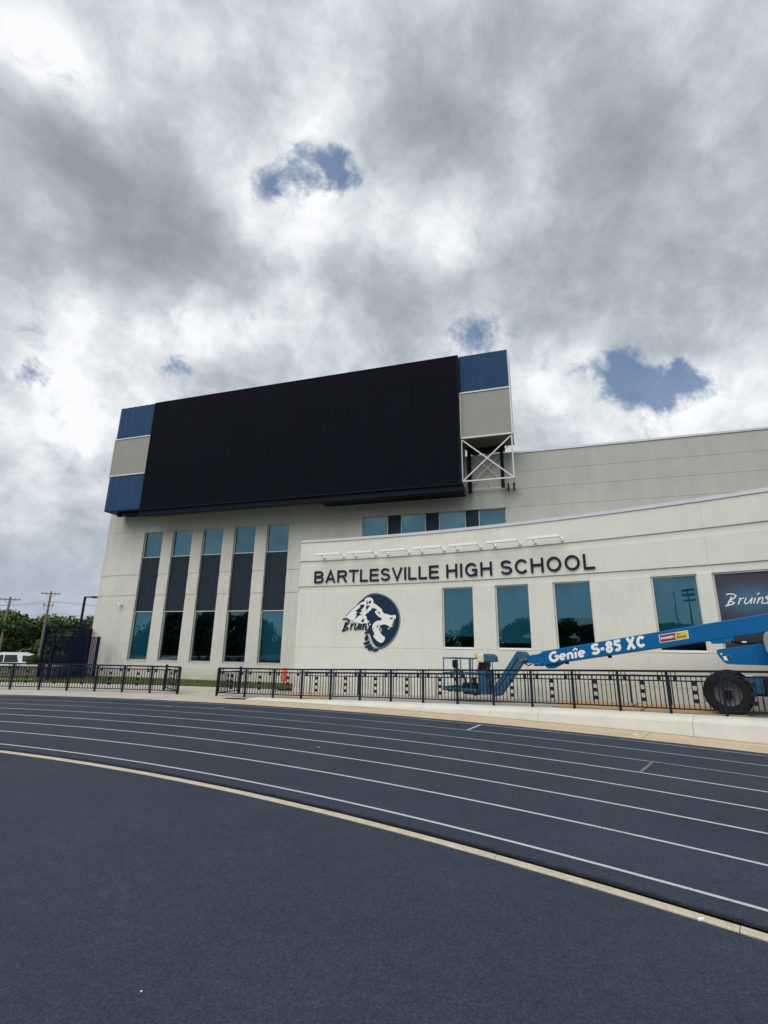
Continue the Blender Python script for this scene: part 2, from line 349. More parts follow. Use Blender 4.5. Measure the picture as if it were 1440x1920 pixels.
def inst(name, me, parent, loc=(0, 0, 0), rz=0., rot=None):
    o = bpy.data.objects.new(name, me); COL.objects.link(o); o.parent = parent; o.location = loc
    o.rotation_euler = rot if rot else (0, 0, rz); return o
def kids(o): return [c for c in COL.objects if c.parent == o]
def copy_tree(o, allo=None, parent=None):
    c = o.copy(); COL.objects.link(c)
    if parent: c.parent = parent
    for ch in (allo or {}).get(o.name, []): copy_tree(ch, allo, c)
    return c
def childmap():
    d = {}
    for c in bpy.data.objects:
        if c.parent: d.setdefault(c.parent.name, []).append(c)
    return d

# ------------------------------------------------------------------ the place's geometry
CX, CY = -17.54, -19.20                       # centre of the running track's bend
RW, RRAIL, RK = 44.25, 41.4, 40.6             # curved wall, railing, kerb face
def pol(R, a, z=0.): return (CX + R * math.sin(a), CY + R * math.cos(a), z)
def W(s, off, z, R=RW): return pol(R - off, s / RW, z)       # along the low curved wall; off = towards the track
def deckz(a):
    s = a * RRAIL
    pts = [(12.4, 0), (14.85, .03), (17.26, .1), (19.69, .16), (22.12, .235), (24.55, .32), (27.0, .39), (28.2, .43), (34, .60), (40, .7)]
    if s <= pts[0][0]: return 0.
    for (a0, z0), (a1, z1) in zip(pts, pts[1:]):
        if s <= a1: return z0 + (z1 - z0) * (s - a0) / (a1 - a0)
    return .7
PH = -.3047; P0 = Vector((-9.2247, 28.8603, 0)); TT = Vector((math.cos(PH), math.sin(PH), 0)); NN = Vector((-math.sin(PH), math.cos(PH), 0))
S0, RHO = -8.2, 3.2
def T(s, off, z):
    """tall wall: s along it, off towards the track; its left end turns back round a quarter circle"""
    if s >= S0: p = P0 + TT * s - NN * off
    else:
        th = (S0 - s) / RHO
        cen = P0 + TT * S0 + NN * RHO
        if th <= PI / 2: dirn = -NN * math.cos(th) - TT * math.sin(th); p = cen + dirn * (RHO + off)
        else: p = cen - TT * (RHO + off) + NN * (S0 - s - RHO * PI / 2)
    return (p.x, p.y, z)
def Tb(s, y, z): return T(s, -y, z)           # y = depth into the building
def Wb(s, y, z): return W(s, -y, z)

# ---- ground and surfaces
def ring(name, m, r0, r1, a0, a1, z=0., da=.02, nr=1, zf=None, kind='structure', lab=None):
    mb = MB(); n = max(2, int((a1 - a0) / da)); vs = []; fs = []
    for i in range(n + 1):
        a = a0 + (a1 - a0) * i / n
        for j in range(nr + 1):
            r = r0 + (r1 - r0) * j / nr; vs.append(pol(r, a, z + (zf(a) if zf else 0)))
    for i in range(n):
        for j in range(nr): k = i * (nr + 1) + j; fs.append((k, k + 1, k + nr + 2, k + nr + 1))
    mb.add(vs, fs); o = mb.build(name, m, kind=kind)
    if lab: o['label'] = lab
    return o
def gh(r, a):
    z = -.03
    x, y, _ = pol(r, a)
    k = max(0., min(1., (r - 51.5) / 22.)); k = k * k * (3 - 2 * k)
    return z - 1.45 * k
g = MB(); rs = [0, 10, 20, 28, 31, 38, 45, 48, 51, 54, 58, 62, 67, 73, 80, 95, 120, 170, 260, 420, 800, 1500]; na = 90; vs = [(CX, CY, -.03)]; fs = []
for r in rs[1:]:
    for i in range(na): a = 2 * PI * i / na; vs.append(pol(r, a, gh(r, a)))
for i in range(na): fs.append((0, 1 + i, 1 + (i + 1) % na))
for j in range(len(rs) - 2):
    for i in range(na):
        a = 1 + j * na + i; b = 1 + j * na + (i + 1) % na; fs.append((a, a + na, b + na, b))
g.add(vs, fs); g.build('ground', M_lawn, kind='structure')
A0, A1 = -1.5, 1.75
ring('infield_surface', M_track, 3., 30.925, A0, A1, .004)
track = ring('track', M_track, 31.10, 39.31, A0, A1, .004)
for i in range(8):
    r = 31.46 + 1.07 * i
    o = ring('lane_line', M_line if i < 5 else M_linew, r - .025, r + .025, A0, A1, .009, da=.01, kind=None); o.parent = track
def mark(p, q, wd, m, lab):
    p = Vector(p); q = Vector(q); d = (q - p).normalized(); n = Vector((-d.y, d.x)) * wd / 2
    mb = MB().add([(*(p - n), .0135), (*(p + n), .0135), (*(q + n), .0135), (*(q - n), .0135)], [(0, 1, 2, 3)])
    o = mb.build('lane_mark', m, track, lab)
mark((2.14, 13.14), (2.65, 14.05), .06, M_line, 'short white tick across the outer lane')
mark((4.38, 9.07), (5.06, 9.94), .06, M_linep, 'faded pink tick across a middle lane')
for x, y, l in ((-6.85, 16.9, .16), (-5.2, 16.97, .2), (-6.6, 17.05, .12), (-1.24, 10.76, .045)):
    mb = MB(); n = 9; mb.add([(x + l * random.uniform(.5, 1) * math.cos(2 * PI * k / n), y + l * .5 * random.uniform(.4, 1) * math.sin(2 * PI * k / n), .0135) for k in range(n)], [tuple(range(n))])
    mb.build('paint_mark', M_pink if l > .11 else M_litter, track)
ring('curb_gap', M_soil_shadow, 30.90, 31.12, A0, A1, -.018)
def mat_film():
    m = bpy.data.materials.new('curb_film'); m.use_nodes = True; t = NT(m.node_tree); t.n.clear()
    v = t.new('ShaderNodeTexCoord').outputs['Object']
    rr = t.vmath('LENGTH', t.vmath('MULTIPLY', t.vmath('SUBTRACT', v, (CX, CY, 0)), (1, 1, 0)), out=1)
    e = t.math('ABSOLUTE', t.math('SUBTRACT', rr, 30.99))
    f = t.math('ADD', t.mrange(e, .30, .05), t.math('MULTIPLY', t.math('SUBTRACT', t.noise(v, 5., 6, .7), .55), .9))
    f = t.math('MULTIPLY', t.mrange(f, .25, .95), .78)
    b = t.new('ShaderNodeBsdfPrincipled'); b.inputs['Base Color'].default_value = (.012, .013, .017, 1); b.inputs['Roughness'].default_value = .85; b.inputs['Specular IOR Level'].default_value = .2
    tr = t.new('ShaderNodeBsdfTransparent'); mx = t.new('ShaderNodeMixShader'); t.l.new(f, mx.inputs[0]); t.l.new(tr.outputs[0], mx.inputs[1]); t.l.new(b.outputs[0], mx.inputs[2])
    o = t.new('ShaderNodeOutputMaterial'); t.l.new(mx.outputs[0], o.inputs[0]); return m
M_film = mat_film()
o = ring('curb_film', M_film, 31.102, 31.38, A0, A1, .0075, kind=None); o.parent = track  # dark film on the track, densest beside the curb, broken by noise
# inner curb: a low rounded strip in lengths with open joints
curb = thing('inner_curb', 'low tan concrete curb strip along the inside edge of the track', 'curb', pol(31, .5, 0))
def curb_piece(s0, s1):
    mb = MB(); n = max(2, int((s1 - s0) / .35)); prof = [(-.050, -.01), (-.048, .008), (-.036, .016), (.034, .018), (.046, .010), (.050, -.01)]
    vs = []; fs = []
    for i in range(n + 1):
        s = s0 + (s1 - s0) * i / n
        for dx, dz in prof:
            j = .006 if abs(dx) > .05 and dz > 0 else .002
            vs.append(pol(30.985 + dx + random.uniform(-j, j), s / 31., dz + random.uniform(-.5, .5) * j))
    k = len(prof)
    for i in range(n):
        for j in range(k - 1): a = i * k + j; fs.append((a, a + 1, a + 1 + k, a + k))
    fs += [tuple(range(k)), tuple(reversed(range(n * k, n * k + k)))]
    return mb.add(vs, fs)
js = [-8, -2.6, 2.4, 6.2, 11.17, 16.57, 20.07, 22.03, 27.4, 33, 39, 45]
for a, b in zip(js, js[1:]):
    o = curb_piece(a + .003, b - .003).build('curb_section', M_curb, None); o.parent = curb; o.matrix_parent_inverse = Matrix.Translation(-Vector(curb.location))
# concrete apron in slabs
apr = ring('apron_bed', M_conc, 39.31, 45.3, A0, .27, -.012)
def slab_ring(r0, r1, s0, s1, step, m, name, z=.0, zf=None, parent=None):
    s = s0
    while s < s1 - .01:
        e = min(s + step, s1); mb = MB(); n = 4; vs = []; fs = []
        for i in range(n + 1):
            a = (s + .006 + (e - s - .012) * i / n) / RRAIL
            for r in (r0, r1): vs.append(pol(r, a, z + (zf(a) if zf else 0)))
        for i in range(n): fs.append((2 * i, 2 * i + 1, 2 * i + 3, 2 * i + 2))
        mb.add(vs, fs); o = mb.build(name, m, parent); s = e
slab_ring(39.315, 41.2, -24, 11.9, 4.2, M_conc, 'concrete_slab', parent=apr)
slab_ring(41.21, 45.15, -24, 11.9, 4.2, M_conc, 'concrete_slab', parent=apr)
slab_ring(39.315, 40.62, 11.9, 44, 4.9, M_dusty, 'concrete_slab', parent=apr)
deck = ring('walkway', M_deck, 41.0, 44.6, 11.9 / RRAIL, 1.1, .0, zf=deckz)
ring('grass_bed', M_lawn, 45.15, 52., A0, .335, .02)
# pale concrete path at far left
pth = ring('path', M_conc, 46.2, 47.4, -.30, -.02, .035)
# grass blades
def blades(n, fn, h0, h1, wd):
    vs = []; fs = []
    for i in range(n):
        x, y, z = fn(); a = random.uniform(0, PI); h = random.uniform(h0, h1); dx, dy = math.cos(a) * wd, math.sin(a) * wd
        k = len(vs); tx, ty = random.uniform(-.04, .04), random.uniform(-.04, .04)
        vs += [(x - dx, y - dy, z), (x + dx, y + dy, z), (x + tx, y + ty, z + h)]; fs.append((k, k + 1, k + 2))
    me = bpy.data.meshes.new('grass'); me.from_pydata(vs, [], fs); me.materials.append(M_grass)
    o = bpy.data.objects.new('grass', me); COL.objects.link(o); return o
def gpt():
    a = random.uniform(-.14, .335); r = 45.12 + 4.9 * random.random() ** 1.2; return pol(r, a, .02)
tag(blades(30000, gpt, .03, .085, .014), 'strip of short green grass along the foot of the tall wall', 'grass', kind='stuff')

ring('kerb_foot_shadow_dirt', M_soil_shadow, 40.575, 40.605, 12.9 / RRAIL, 1.1, .0035, da=.004)  # thin dark strip painting the shadow line at the kerb foot, with its dirt
# ---- ramp kerb wall
kw = thing('kerb_wall', 'low pale concrete kerb wall rising to the right under the railing', 'wall', pol(RK, .55, 0))
def kerb_piece(s0, s1, name='kerb_section'):
    mb = MB(); n = max(3, int((s1 - s0) / .6)); vs = []; fs = []
    for i in range(n + 1):
        a = (s0 + (s1 - s0) * i / n) / RRAIL; z = deckz(a)
        zf_ = max(.012, z - .075); zb = z + .012
        for r, zz in ((RK, -.03), (RK + .004, zf_ * .97), (RK + .03, zf_), (RK + .27, zf_ + .012), (RK + .278, zb), (RRAIL + .14, zb + .002), (RRAIL + .15, -.03)): vs.append(pol(r, a, zz))
    k = 7
    for i in range(n):
        for j in range(k): a = i * k + j; b = i * k + (j + 1) % k; fs.append((a, b, b + k, a + k))
    fs += [tuple(range(k)), tuple(reversed(range(n * k, n * k + k)))]
    mb.add(vs, fs); o = mb.build(name, M_kerb); o.parent = kw; o.matrix_parent_inverse = Matrix.Translation(-Vector(kw.location))
    return o
ks = [12.9, 16.2, 19.9, 23.7, 27.55, 31.4, 35.2, 40]
for a, b in zip(ks, ks[1:]): kerb_piece(a + .005, b - .005)

# ------------------------------------------------------------------ buildings
bld = thing('school_building', 'pale stucco school building with a tall rear block and a low curved front wing', 'building', (-4, 27, 0))
BL = -Vector(bld.location)
def bpart(mb, name, m, label=None, smooth=False, parent=None, bevel=0.):
    o = mb.build(name, m, None, label, smooth, bevel); o.parent = parent or bld; 
    if parent is None: o.matrix_parent_inverse = Matrix.Translation(BL)
    return o
def relief(mp, sb, zb, depth, maxds):
    """a wall face with recesses: depth(s,z) -> metres into the wall, or None where it is open"""
    ss = []
    for a, b in zip(sb, sb[1:]):
        n = max(1, math.ceil((b - a) / maxds)); ss += [a + (b - a) * i / n for i in range(n)]
    ss.append(sb[-1]); mb = MB(); OPEN = .17
    nS, nZ = len(ss) - 1, len(zb) - 1
    D = [[depth((ss[i] + ss[i + 1]) / 2, (zb[j] + zb[j + 1]) / 2) for j in range(nZ)] for i in range(nS)]
    dv = lambda d: .30 if d is None else d
    for i in range(nS):
        for j in range(nZ):
            s0, s1, z0, z1 = ss[i], ss[i + 1], zb[j], zb[j + 1]; d = D[i][j]
            if d is not None: mb.add([mp(s0, d, z0), mp(s1, d, z0), mp(s1, d, z1), mp(s0, d, z1)], [(0, 1, 2, 3)])
            if i + 1 < nS:
                e = D[i + 1][j]
                if dv(e) != dv(d): mb.add([mp(s1, dv(d), z0), mp(s1, dv(e), z0), mp(s1, dv(e), z1), mp(s1, dv(d), z1)], [(0, 1, 2, 3)])
            if j + 1 < nZ:
                e = D[i][j + 1]
                if dv(e) != dv(d): mb.add([mp(s0, dv(d), z1), mp(s1, dv(d), z1), mp(s1, dv(e), z1), mp(s0, dv(e), z1)], [(0, 1, 2, 3)])
    return mb
def uniq(l): return sorted(set(round(x, 4) for x in l))
# tall block
TOPT = 11.80
tw = [(r - 1.45, r) for r in (-4.97, -2.75, -.53, 1.70, 3.92)]
uw = (8.42, 16.18)
zt = uniq([-.3, .70, 1.0, 1.89, 1.905, 4.60, 4.85, 5.87, 6.13, 7.75, 8.84, 8.91, 8.925, 9.86, 9.875, 10.79, 10.805, TOPT])
vj = [-6.45, 3.93, 8.40, 16.20, 30.0]
def dt(s, z):
    if any(a < s < b for a, b in tw) and 1.0 < z < 8.84: return None
    if uw[0] < s < uw[1] and 7.75 < z < 8.91: return None
    if z < .70: return -.03
    if 1.89 < z < 1.905 or 8.91 < z < 8.925 or 9.86 < z < 9.875 or (10.79 < z < 10.805): return .012
    if 4.60 < z < 4.85 or 5.87 < z < 6.13: return .022
    if z > 8.91 and any(abs(s - v) < .009 for v in vj): return .014
    return 0.
sb = uniq([-33., S0 - RHO * PI / 2, S0, 45.] + [x for p in tw for x in p] + list(uw) + [x for v in vj for x in (v - .008, v + .008)])
wallT = relief(Tb, sb, zt, dt, .9)
bpart(wallT, 'rear_wall', M_stucco_t, 'tall weathered grey stucco wall behind')
mb = MB()
ss = [S0 - RHO * PI / 2 - 20, S0 - RHO * PI / 2] + [S0 - RHO * PI / 2 * k / 10 for k in range(9, 0, -1)] + [S0, 10, 25, 45]
for a, b in zip(ss, ss[1:]):
    mb.add([Tb(a, -.04, TOPT), Tb(b, -.04, TOPT), Tb(b, -.04, TOPT + .10), Tb(a, -.04, TOPT + .10), Tb(a, .35, TOPT), Tb(b, .35, TOPT), Tb(b, .35, TOPT + .10), Tb(a, .35, TOPT + .10)],
           [(0, 1, 2, 3), (3, 2, 6, 7), (0, 4, 5, 1), (4, 7, 6, 5)])
bpart(mb, 'roof_coping', M_cap)
mb = MB(); mb.add([Tb(S0 + 1, .3, TOPT - .4), Tb(45, .3, TOPT - .4), Tb(45, 22, TOPT - .4), Tb(S0 + 1, 22, TOPT - .4)], [(0, 1, 2, 3)])
mb.add([Tb(S0 - 1, .35, TOPT - .4), Tb(S0 - 1, 8, TOPT - .4), Tb(45, 22, -.5), Tb(45, 0, -.5)], []) if False else None
bpart(mb, 'roof', M_under)

def window(mp, s0, s1, z0, z1, dep=.16, shade=None, top_frame=True, fr=.045, seg=2, blind_depth=.10, fmat=None):
    fmat = fmat or M_frame
    """frame with its pane, shade and dark room; opening s0..s1, z0..z1"""
    f = MB(); y0, y1 = dep - .03, dep + .03
    f.box(s0, s0 + fr, y0, y1, z0, z1, mp); f.box(s1 - fr, s1, y0, y1, z0, z1, mp)
    f.box(s0 + fr, s1 - fr, y0, y1, z1 - fr, z1, mp); f.box(s0 + fr, s1 - fr, y0, y1, z0, z0 + fr, mp)
    fo = bpart(f, 'window', fmat)
    p = MB(); p.add([mp(s0 + fr, dep, z0 + fr), mp(s1 - fr, dep, z0 + fr), mp(s1 - fr, dep, z1 - fr), mp(s0 + fr, dep, z1 - fr)], [(0, 1, 2, 3)])
    def sub(mb, n, m):
        o = mb.build(n, m); o.parent = fo; return o
    sub(p, 'pane', M_glass)
    r = MB(); b = dep + .9
    q = [mp(s0, dep + .04, z0), mp(s1, dep + .04, z0), mp(s1, dep + .04, z1), mp(s0, dep + .04, z1), mp(s0, b, z0), mp(s1, b, z0), mp(s1, b, z1), mp(s0, b, z1)]
    r.add(q, [(4, 5, 6, 7), (0, 1, 5, 4), (3, 7, 6, 2), (0, 4, 7, 3), (1, 2, 6, 5)]); sub(r, 'interior', M_room)
    if shade is not None:
        h = MB(); h.box(s0 + .03, s1 - .03, dep + blind_depth, dep + blind_depth + .01, shade, z1 - fr, mp); sub(h, 'roller_shade', M_shade)
    return fo
shades_up = [7.3, 7.3, 7.3, 7.3, 7.3]; shades_lo = [1.1, None, None, None, 1.15]
for k, (a, b) in enumerate(tw):
    window(Tb, a, b, 7.20, 8.84, shade=7.25); window(Tb, a, b, 1.0, 3.87, shade=shades_lo[k])
    sp = MB(); sp.box(a, b, .155, .19, 3.875, 7.195, Tb)
    n = 9
    for i in range(1, n): x = a + (b - a) * i / n; sp.box(x - .006, x + .006, .148, .156, 3.875, 7.195, Tb)
    bpart(sp, 'spandrel_panel', M_navy)
    sl = MB(); sl.box(a - .02, b + .02, -.02, .13, .955, 1.0, Tb); bpart(sl, 'window_sill', M_stucco_t)
gx = [(8.42, 9.88), (10.60, 11.99), (12.69, 14.12), (14.78, 16.18)]
for a, b in gx: window(Tb, a, b, 7.75, 8.91, shade=7.8)
for (a, b), (c, d) in zip(gx, gx[1:]):
    mb = MB(); mb.box(b + .002, c - .002, .10, .2, 7.75, 8.91, Tb); bpart(mb, 'spandrel_panel', M_navy)

# low curved wing
SW0 = 13.85
ww = [(20.72, 22.03), (22.92, 24.23), (25.12, 26.43), (28.34, 29.66), (30.06, 33.1)]
zw = uniq([-.3, .85, .875, 1.915, 1.93, 4.36, 4.62, 5.54, 5.80, 6.68])
def dw_(s, z):
    if any(a < s < b for a, b in ww) and 1.93 < z < 4.36: return None
    if .85 < z < .875 or 1.915 < z < 1.93: return .012
    if 4.36 < z < 4.62 or 5.54 < z < 5.80: return .045
    if z > 4.6 and abs(s - 30.03) < .011: return .014
    if z < 1.92 and abs(s - 30.03) < .011: return .014
    return 0.
sbw = uniq([SW0, 48.] + [x for p in ww for x in p] + [30.02, 30.04])
bpart(relief(Wb, sbw, zw, dw_, .55), 'front_wall', M_stucco, 'low curved cream stucco wall')
mb = MB()   # left return of the wing back to the tall block, and its flat roof
mb.add([Wb(SW0, 0, -.3), Wb(SW0, 5.6, -.3), Wb(SW0, 5.6, 6.68), Wb(SW0, 0, 6.68)], [(0, 1, 2, 3)])
bpart(mb, 'side_wall', M_stucco)
mb = MB(); n = 40
for i in range(n):
    a = SW0 + (48 - SW0) * i / n; b = SW0 + (48 - SW0) * (i + 1) / n
    mb.add([Wb(a, -.035, 6.68), Wb(b, -.035, 6.68), Wb(b, -.035, 6.80), Wb(a, -.035, 6.80), Wb(a, .3, 6.68), Wb(b, .3, 6.68), Wb(b, .3, 6.80), Wb(a, .3, 6.80)],
           [(0, 1, 2, 3), (3, 2, 6, 7), (0, 4, 5, 1), (4, 7, 6, 5)])
mb.add([Wb(SW0, -.035, 6.68), Wb(SW0, -.035, 6.80), Wb(SW0, .3, 6.80), Wb(SW0, .3, 6.68)], [(0, 1, 2, 3)])
bpart(mb, 'parapet_coping', M_cap, 'pale metal coping on the curved wing')
mb = MB(); vs = []; fs = []
for i in range(n + 1):
    a = SW0 + .05 + (47.9 - SW0) * i / n; vs += [Wb(a, .28, 6.35), Wb(a, 12 if a > 20 else 5.5, 6.35)]
for i in range(n): fs.append((2 * i, 2 * i + 1, 2 * i + 3, 2 * i + 2))
mb.add(vs, fs); bpart(mb, 'wing_roof', M_under)
wsh = [2.42, 2.18, 3.08, 2.62]
for k, (a, b) in enumerate(ww[:4]):
    window(Wb, a, b, 1.96, 4.36, dep=.13, shade=wsh[k], fmat=M_framew)
    sl = MB(); sl.box(a, b, -.012, .13, 1.932, 1.96, Wb); bpart(sl, 'window_sill', M_white)
# poster window
a, b = ww[4]; f = MB(); fr = .05
f.box(a, a + fr, .10, .16, 1.93, 4.36, Wb); f.box(b - fr, b, .10, .16, 1.93, 4.36, Wb); f.box(a + fr, b - fr, .10, .16, 4.31, 4.36, Wb); f.box(a + fr, b - fr, .10, .16, 1.93, 1.98, Wb)
fo = bpart(f, 'window', M_frame, 'window covered with a dark Bruins poster')
cs = 30.95; pm = Matrix.Translation(Wb(cs, .13, 3.5)) @ Matrix.Rotation(-cs / RW, 4, 'Z'); pmi = pm.inverted()
mb = MB(); n = 8
for i in range(n):
    s_, e_ = a + fr + (b - a - 2 * fr) * i / n, a + fr + (b - a - 2 * fr) * (i + 1) / n
    mb.add([pmi @ Vector(Wb(s_, .13, 1.98)), pmi @ Vector(Wb(e_, .13, 1.98)), pmi @ Vector(Wb(e_, .13, 4.31)), pmi @ Vector(Wb(s_, .13, 4.31))], [(0, 1, 2, 3)])
po = mb.build('poster', M_poster); po.parent = fo; po.matrix_basis = pm

# script word in strokes, units of one
BRU = [([(-.00, .0), (.05, .03), (.17, .12), (.215, .23), (.17, .33), (.07, .37)], 1.), ([(.05, .04), (.12, .5), (.155, .72)], 1.25),
       ([(.02, .93), (.10, .97), (.20, .93), (.255, .80), (.22, .62), (.12, .44)], 1.),
       ([(.31, .10), (.36, .62)], .95), ([(.335, .36), (.39, .55), (.45, .60)], .8),
       ([(.50, .60), (.455, .25), (.475, .12), (.52, .15), (.585, .35), (.64, .60)], .85), ([(.64, .60), (.60, .12)], .9),
       ([(.71, .58), (.665, .12)], .9), ([(.75, .84), (.80, .92)], 1.1),
       ([(.80, .60), (.745, .10)], .9), ([(.765, .3), (.83, .55), (.87, .58), (.88, .5), (.85, .14), (.89, .1)], .8),
       ([(1.06, .62), (.99, .66), (.945, .56), (.99, .42), (1.01, .26), (.965, .12), (.89, .10)], .95)]
def script(mb, org, sx, sz, wd, y0, y1, mp, slant=0.):
    for pts, k in BRU:
        mb.ribbon([(org[0] + x * sx + z * slant, org[1] + z * sz) for x, z in pts], wd * k, y0, y1, mp=mp)
mb = MB(); script(mb, (30.27, 3.33), 1.05, .37, .034, -.004, 0., lambda x, y, z: Wb(x, .12 + y, z), .05)
so = mb.build('poster_word', M_logowhite); so.parent = fo

# ------------------------------------------------------------------ wall lettering
def arc(cx, cy, rx, ry, a0, a1, n=14): return [(cx + rx * math.cos(R_(a0 + (a1 - a0) * i / n)), cy + ry * math.sin(R_(a0 + (a1 - a0) * i / n))) for i in range(n + 1)]
def glyphs(w):
    h = w / 2
    return {
    'B': (.70, [([(h, 0), (h, 1)], 0), ([(h, 1 - h), (.36, 1 - h)] + arc(.40, .765 - .02, .19, 1 - h - .745, 90, -90) + [(h, .50)], 0), ([(h, .50), (.40, .50)] + arc(.42, (.50 + h) / 2, .21, (.50 - h) / 2, 90, -90) + [(h, h)], 0)]),
    'A': (.74, [([(.06, 0), (.37, .97), (.68, 0)], 0), ([(.17, .32), (.57, .32)], 0)]),
    'R': (.72, [([(h, 0), (h, 1)], 0), ([(h, 1 - h), (.40, 1 - h)] + arc(.44, .72, .19, 1 - h - .72, 90, -90) + [(h, .72 - (1 - h - .72))], 0), ([(.42, .50), (.66, 0)], 0)]),
    'T': (.66, [([(0, 1 - h), (.66, 1 - h)], 0), ([(.33, 1 - h), (.33, 0)], 0)]),
    'L': (.56, [([(h, 1), (h, h), (.56, h)], 0)]),
    'E': (.64, [([(.62, 1 - h), (h, 1 - h), (h, h), (.64, h)], 0), ([(h, .51), (.59, .51)], 0)]),
    'S': (.66, [(arc(.33, .715 + h * .2, .245, .285 - h - h * .2 + .0, 20, 180, 9) + arc(.33, .715, .245, .20, 190, 262, 5) + arc(.33, .295, .262, .215, 80, 0, 6) + arc(.33, .285, .262, .285 - h, -10, -165, 10), 0)]),
    'V': (.70, [([(.05, 1), (.35, .03), (.65, 1)], 0)]),
    'I': (w, [([(h, 0), (h, 1)], 0)]),
    'H': (.70, [([(h, 0), (h, 1)], 0), ([(.70 - h, 0), (.70 - h, 1)], 0), ([(h, .52), (.70 - h, .52)], 0)]),
    'G': (.76, [(arc(.39, .5, .39 - h, .5 - h, 38, 322, 24), 0), ([(.745 - h, 0.03), (.745 - h, .48), (.42, .48)], 0)]),
    'C': (.72, [(arc(.38, .5, .38 - h, .5 - h, 38, 322, 24), 0)]),
    'O': (.78, [(arc(.39, .5, .39 - h, .5 - h, 0, 350, 28), 1)]),
    'X': (.70, [([(.08, 1), (.62, 0)], 0), ([(.62, 1), (.08, 0)], 0)]),
    '-': (.36, [([(.03, .42), (.33, .42)], 0)]),
    '8': (.62, [(arc(.31, .73, .30 - h, .27 - h * .9, 0, 345, 18), 1), (arc(.31, .28, .31 - h, .29 - h * .8, 0, 345, 18), 1)]),
    '5': (.62, [([(.56, 1 - h), (.14, 1 - h), (.10, .52)], 0), (arc(.29, .33, .31 - h, .34 - h, 125, -150, 16), 0)]),
    }
GL = glyphs(.145)
sign = thing('wall_sign', 'dark raised letters reading BARTLESVILLE HIGH SCHOOL on the curved wall', 'sign', W(20.6, .03, 4.76))
SI = Matrix.Translation(-Vector(sign.location))
def word(txt, s0, s1, z0, cap):
    xs = 1.27 * cap; tot = sum(GL[c][0] for c in txt) * xs; gap = (s1 - s0 - tot) / (len(txt) - 1); s = s0
    for c in txt:
        wd, st = GL[c]; mb = MB()
        for j, (pts, cl) in enumerate(st):
            e = .001 * j
            mb.ribbon([(s + x * xs, z0 + z * cap) for x, z in pts], .145 * cap, -.06 - e, -.015 + e, bool(cl), Wb)
        o = mb.build('letter', M_letter); o.parent = sign; o.matrix_parent_inverse = SI
        s += wd * xs + gap
word('BARTLESVILLE', 14.64, 20.61, 4.755, .545); word('HIGH', 20.93, 22.87, 4.755, .55); word('SCHOOL', 23.2, 26.66, 4.755, .555)

# ------------------------------------------------------------------ bear emblem painted on the wall
sc_ = 17.5
lm = Matrix.Translation(W(sc_, .030, 0)) @ Matrix.Rotation(-sc_ / RW, 4, 'Z')
emb = thing('wall_emblem', 'round navy and white roaring bear emblem with the word Bruins on the wall', 'emblem', W(sc_, .03, 3.0))
EI = Matrix.Translation(-Vector(emb.location))
def LG(x, y, z):
    s = 16.050 + .002265 * x; zz = 4.734 - .002031 * z; return lm @ Vector((s - sc_, y, zz))
def lp(name, m, polys, layer):
    mb = MB()
    if name == 'navy_mark':
        for p in polys: o = MB().prism(p, -.004 * layer - .003, -.004 * layer, LG).build(name, m); o.parent = emb; o.matrix_parent_inverse = EI
        return
    for p in polys: mb.prism(p, -.004 * layer - .003, -.004 * layer, LG)
    o = mb.build(name, m); o.parent = emb; o.matrix_parent_inverse = EI
def smooth(p, k=2):
    for _ in range(k):
        q = []
        for i in range(len(p)):
            a, b = p[i], p[(i + 1) % len(p)]; q += [(a[0] * .75 + b[0] * .25, a[1] * .75 + b[1] * .25), (a[0] * .25 + b[0] * .75, a[1] * .25 + b[1] * .75)]
        p = q
    return p
DISC = [(330, 505), (430, 395), (520, 305), (640, 250), (760, 245), (900, 285), (1040, 370), (1150, 490), (1220, 630), (1248, 800), (1228, 960), (1175, 1110), (1085, 1245), (965, 1350), (830, 1412),
        (760, 1350), (690, 1270), (640, 1140), (600, 1030), (600, 900), (480, 760), (380, 640)]
HEAD = [(112, 740), (200, 640), (330, 512), (400, 470), (440, 432), (495, 425), (512, 370), (560, 340), (620, 335), (675, 370), (692, 420), (690, 458), (760, 500), (830, 560), (868, 590), (880, 635), (905, 672), (940, 688),
        (1000, 700), (1055, 722), (1150, 712), (1155, 765), (1120, 865), (1095, 950), (1045, 965), (1000, 930), (940, 903), (860, 912), (828, 950), (822, 1020), (850, 1085), (895, 1135), (940, 1165), (935, 1215), (900, 1268), (850, 1282),
        (780, 1240), (715, 1170), (695, 1110), (735, 1125), (705, 1050), (672, 985), (682, 920), (722, 860), (780, 828), (858, 825), (872, 782), (800, 742), (758, 700), (725, 650), (742, 620), (785, 603), (720, 570), (665, 560), (645, 600), (570, 665),
        (520, 712), (555, 745), (560, 800), (625, 850), (650, 900), (600, 960), (500, 900), (330, 860), (200, 800)]
lp('disc', M_logonavy, [smooth(DISC, 1)], 1)
lp('bear_head', M_logowhite, [HEAD], 2)
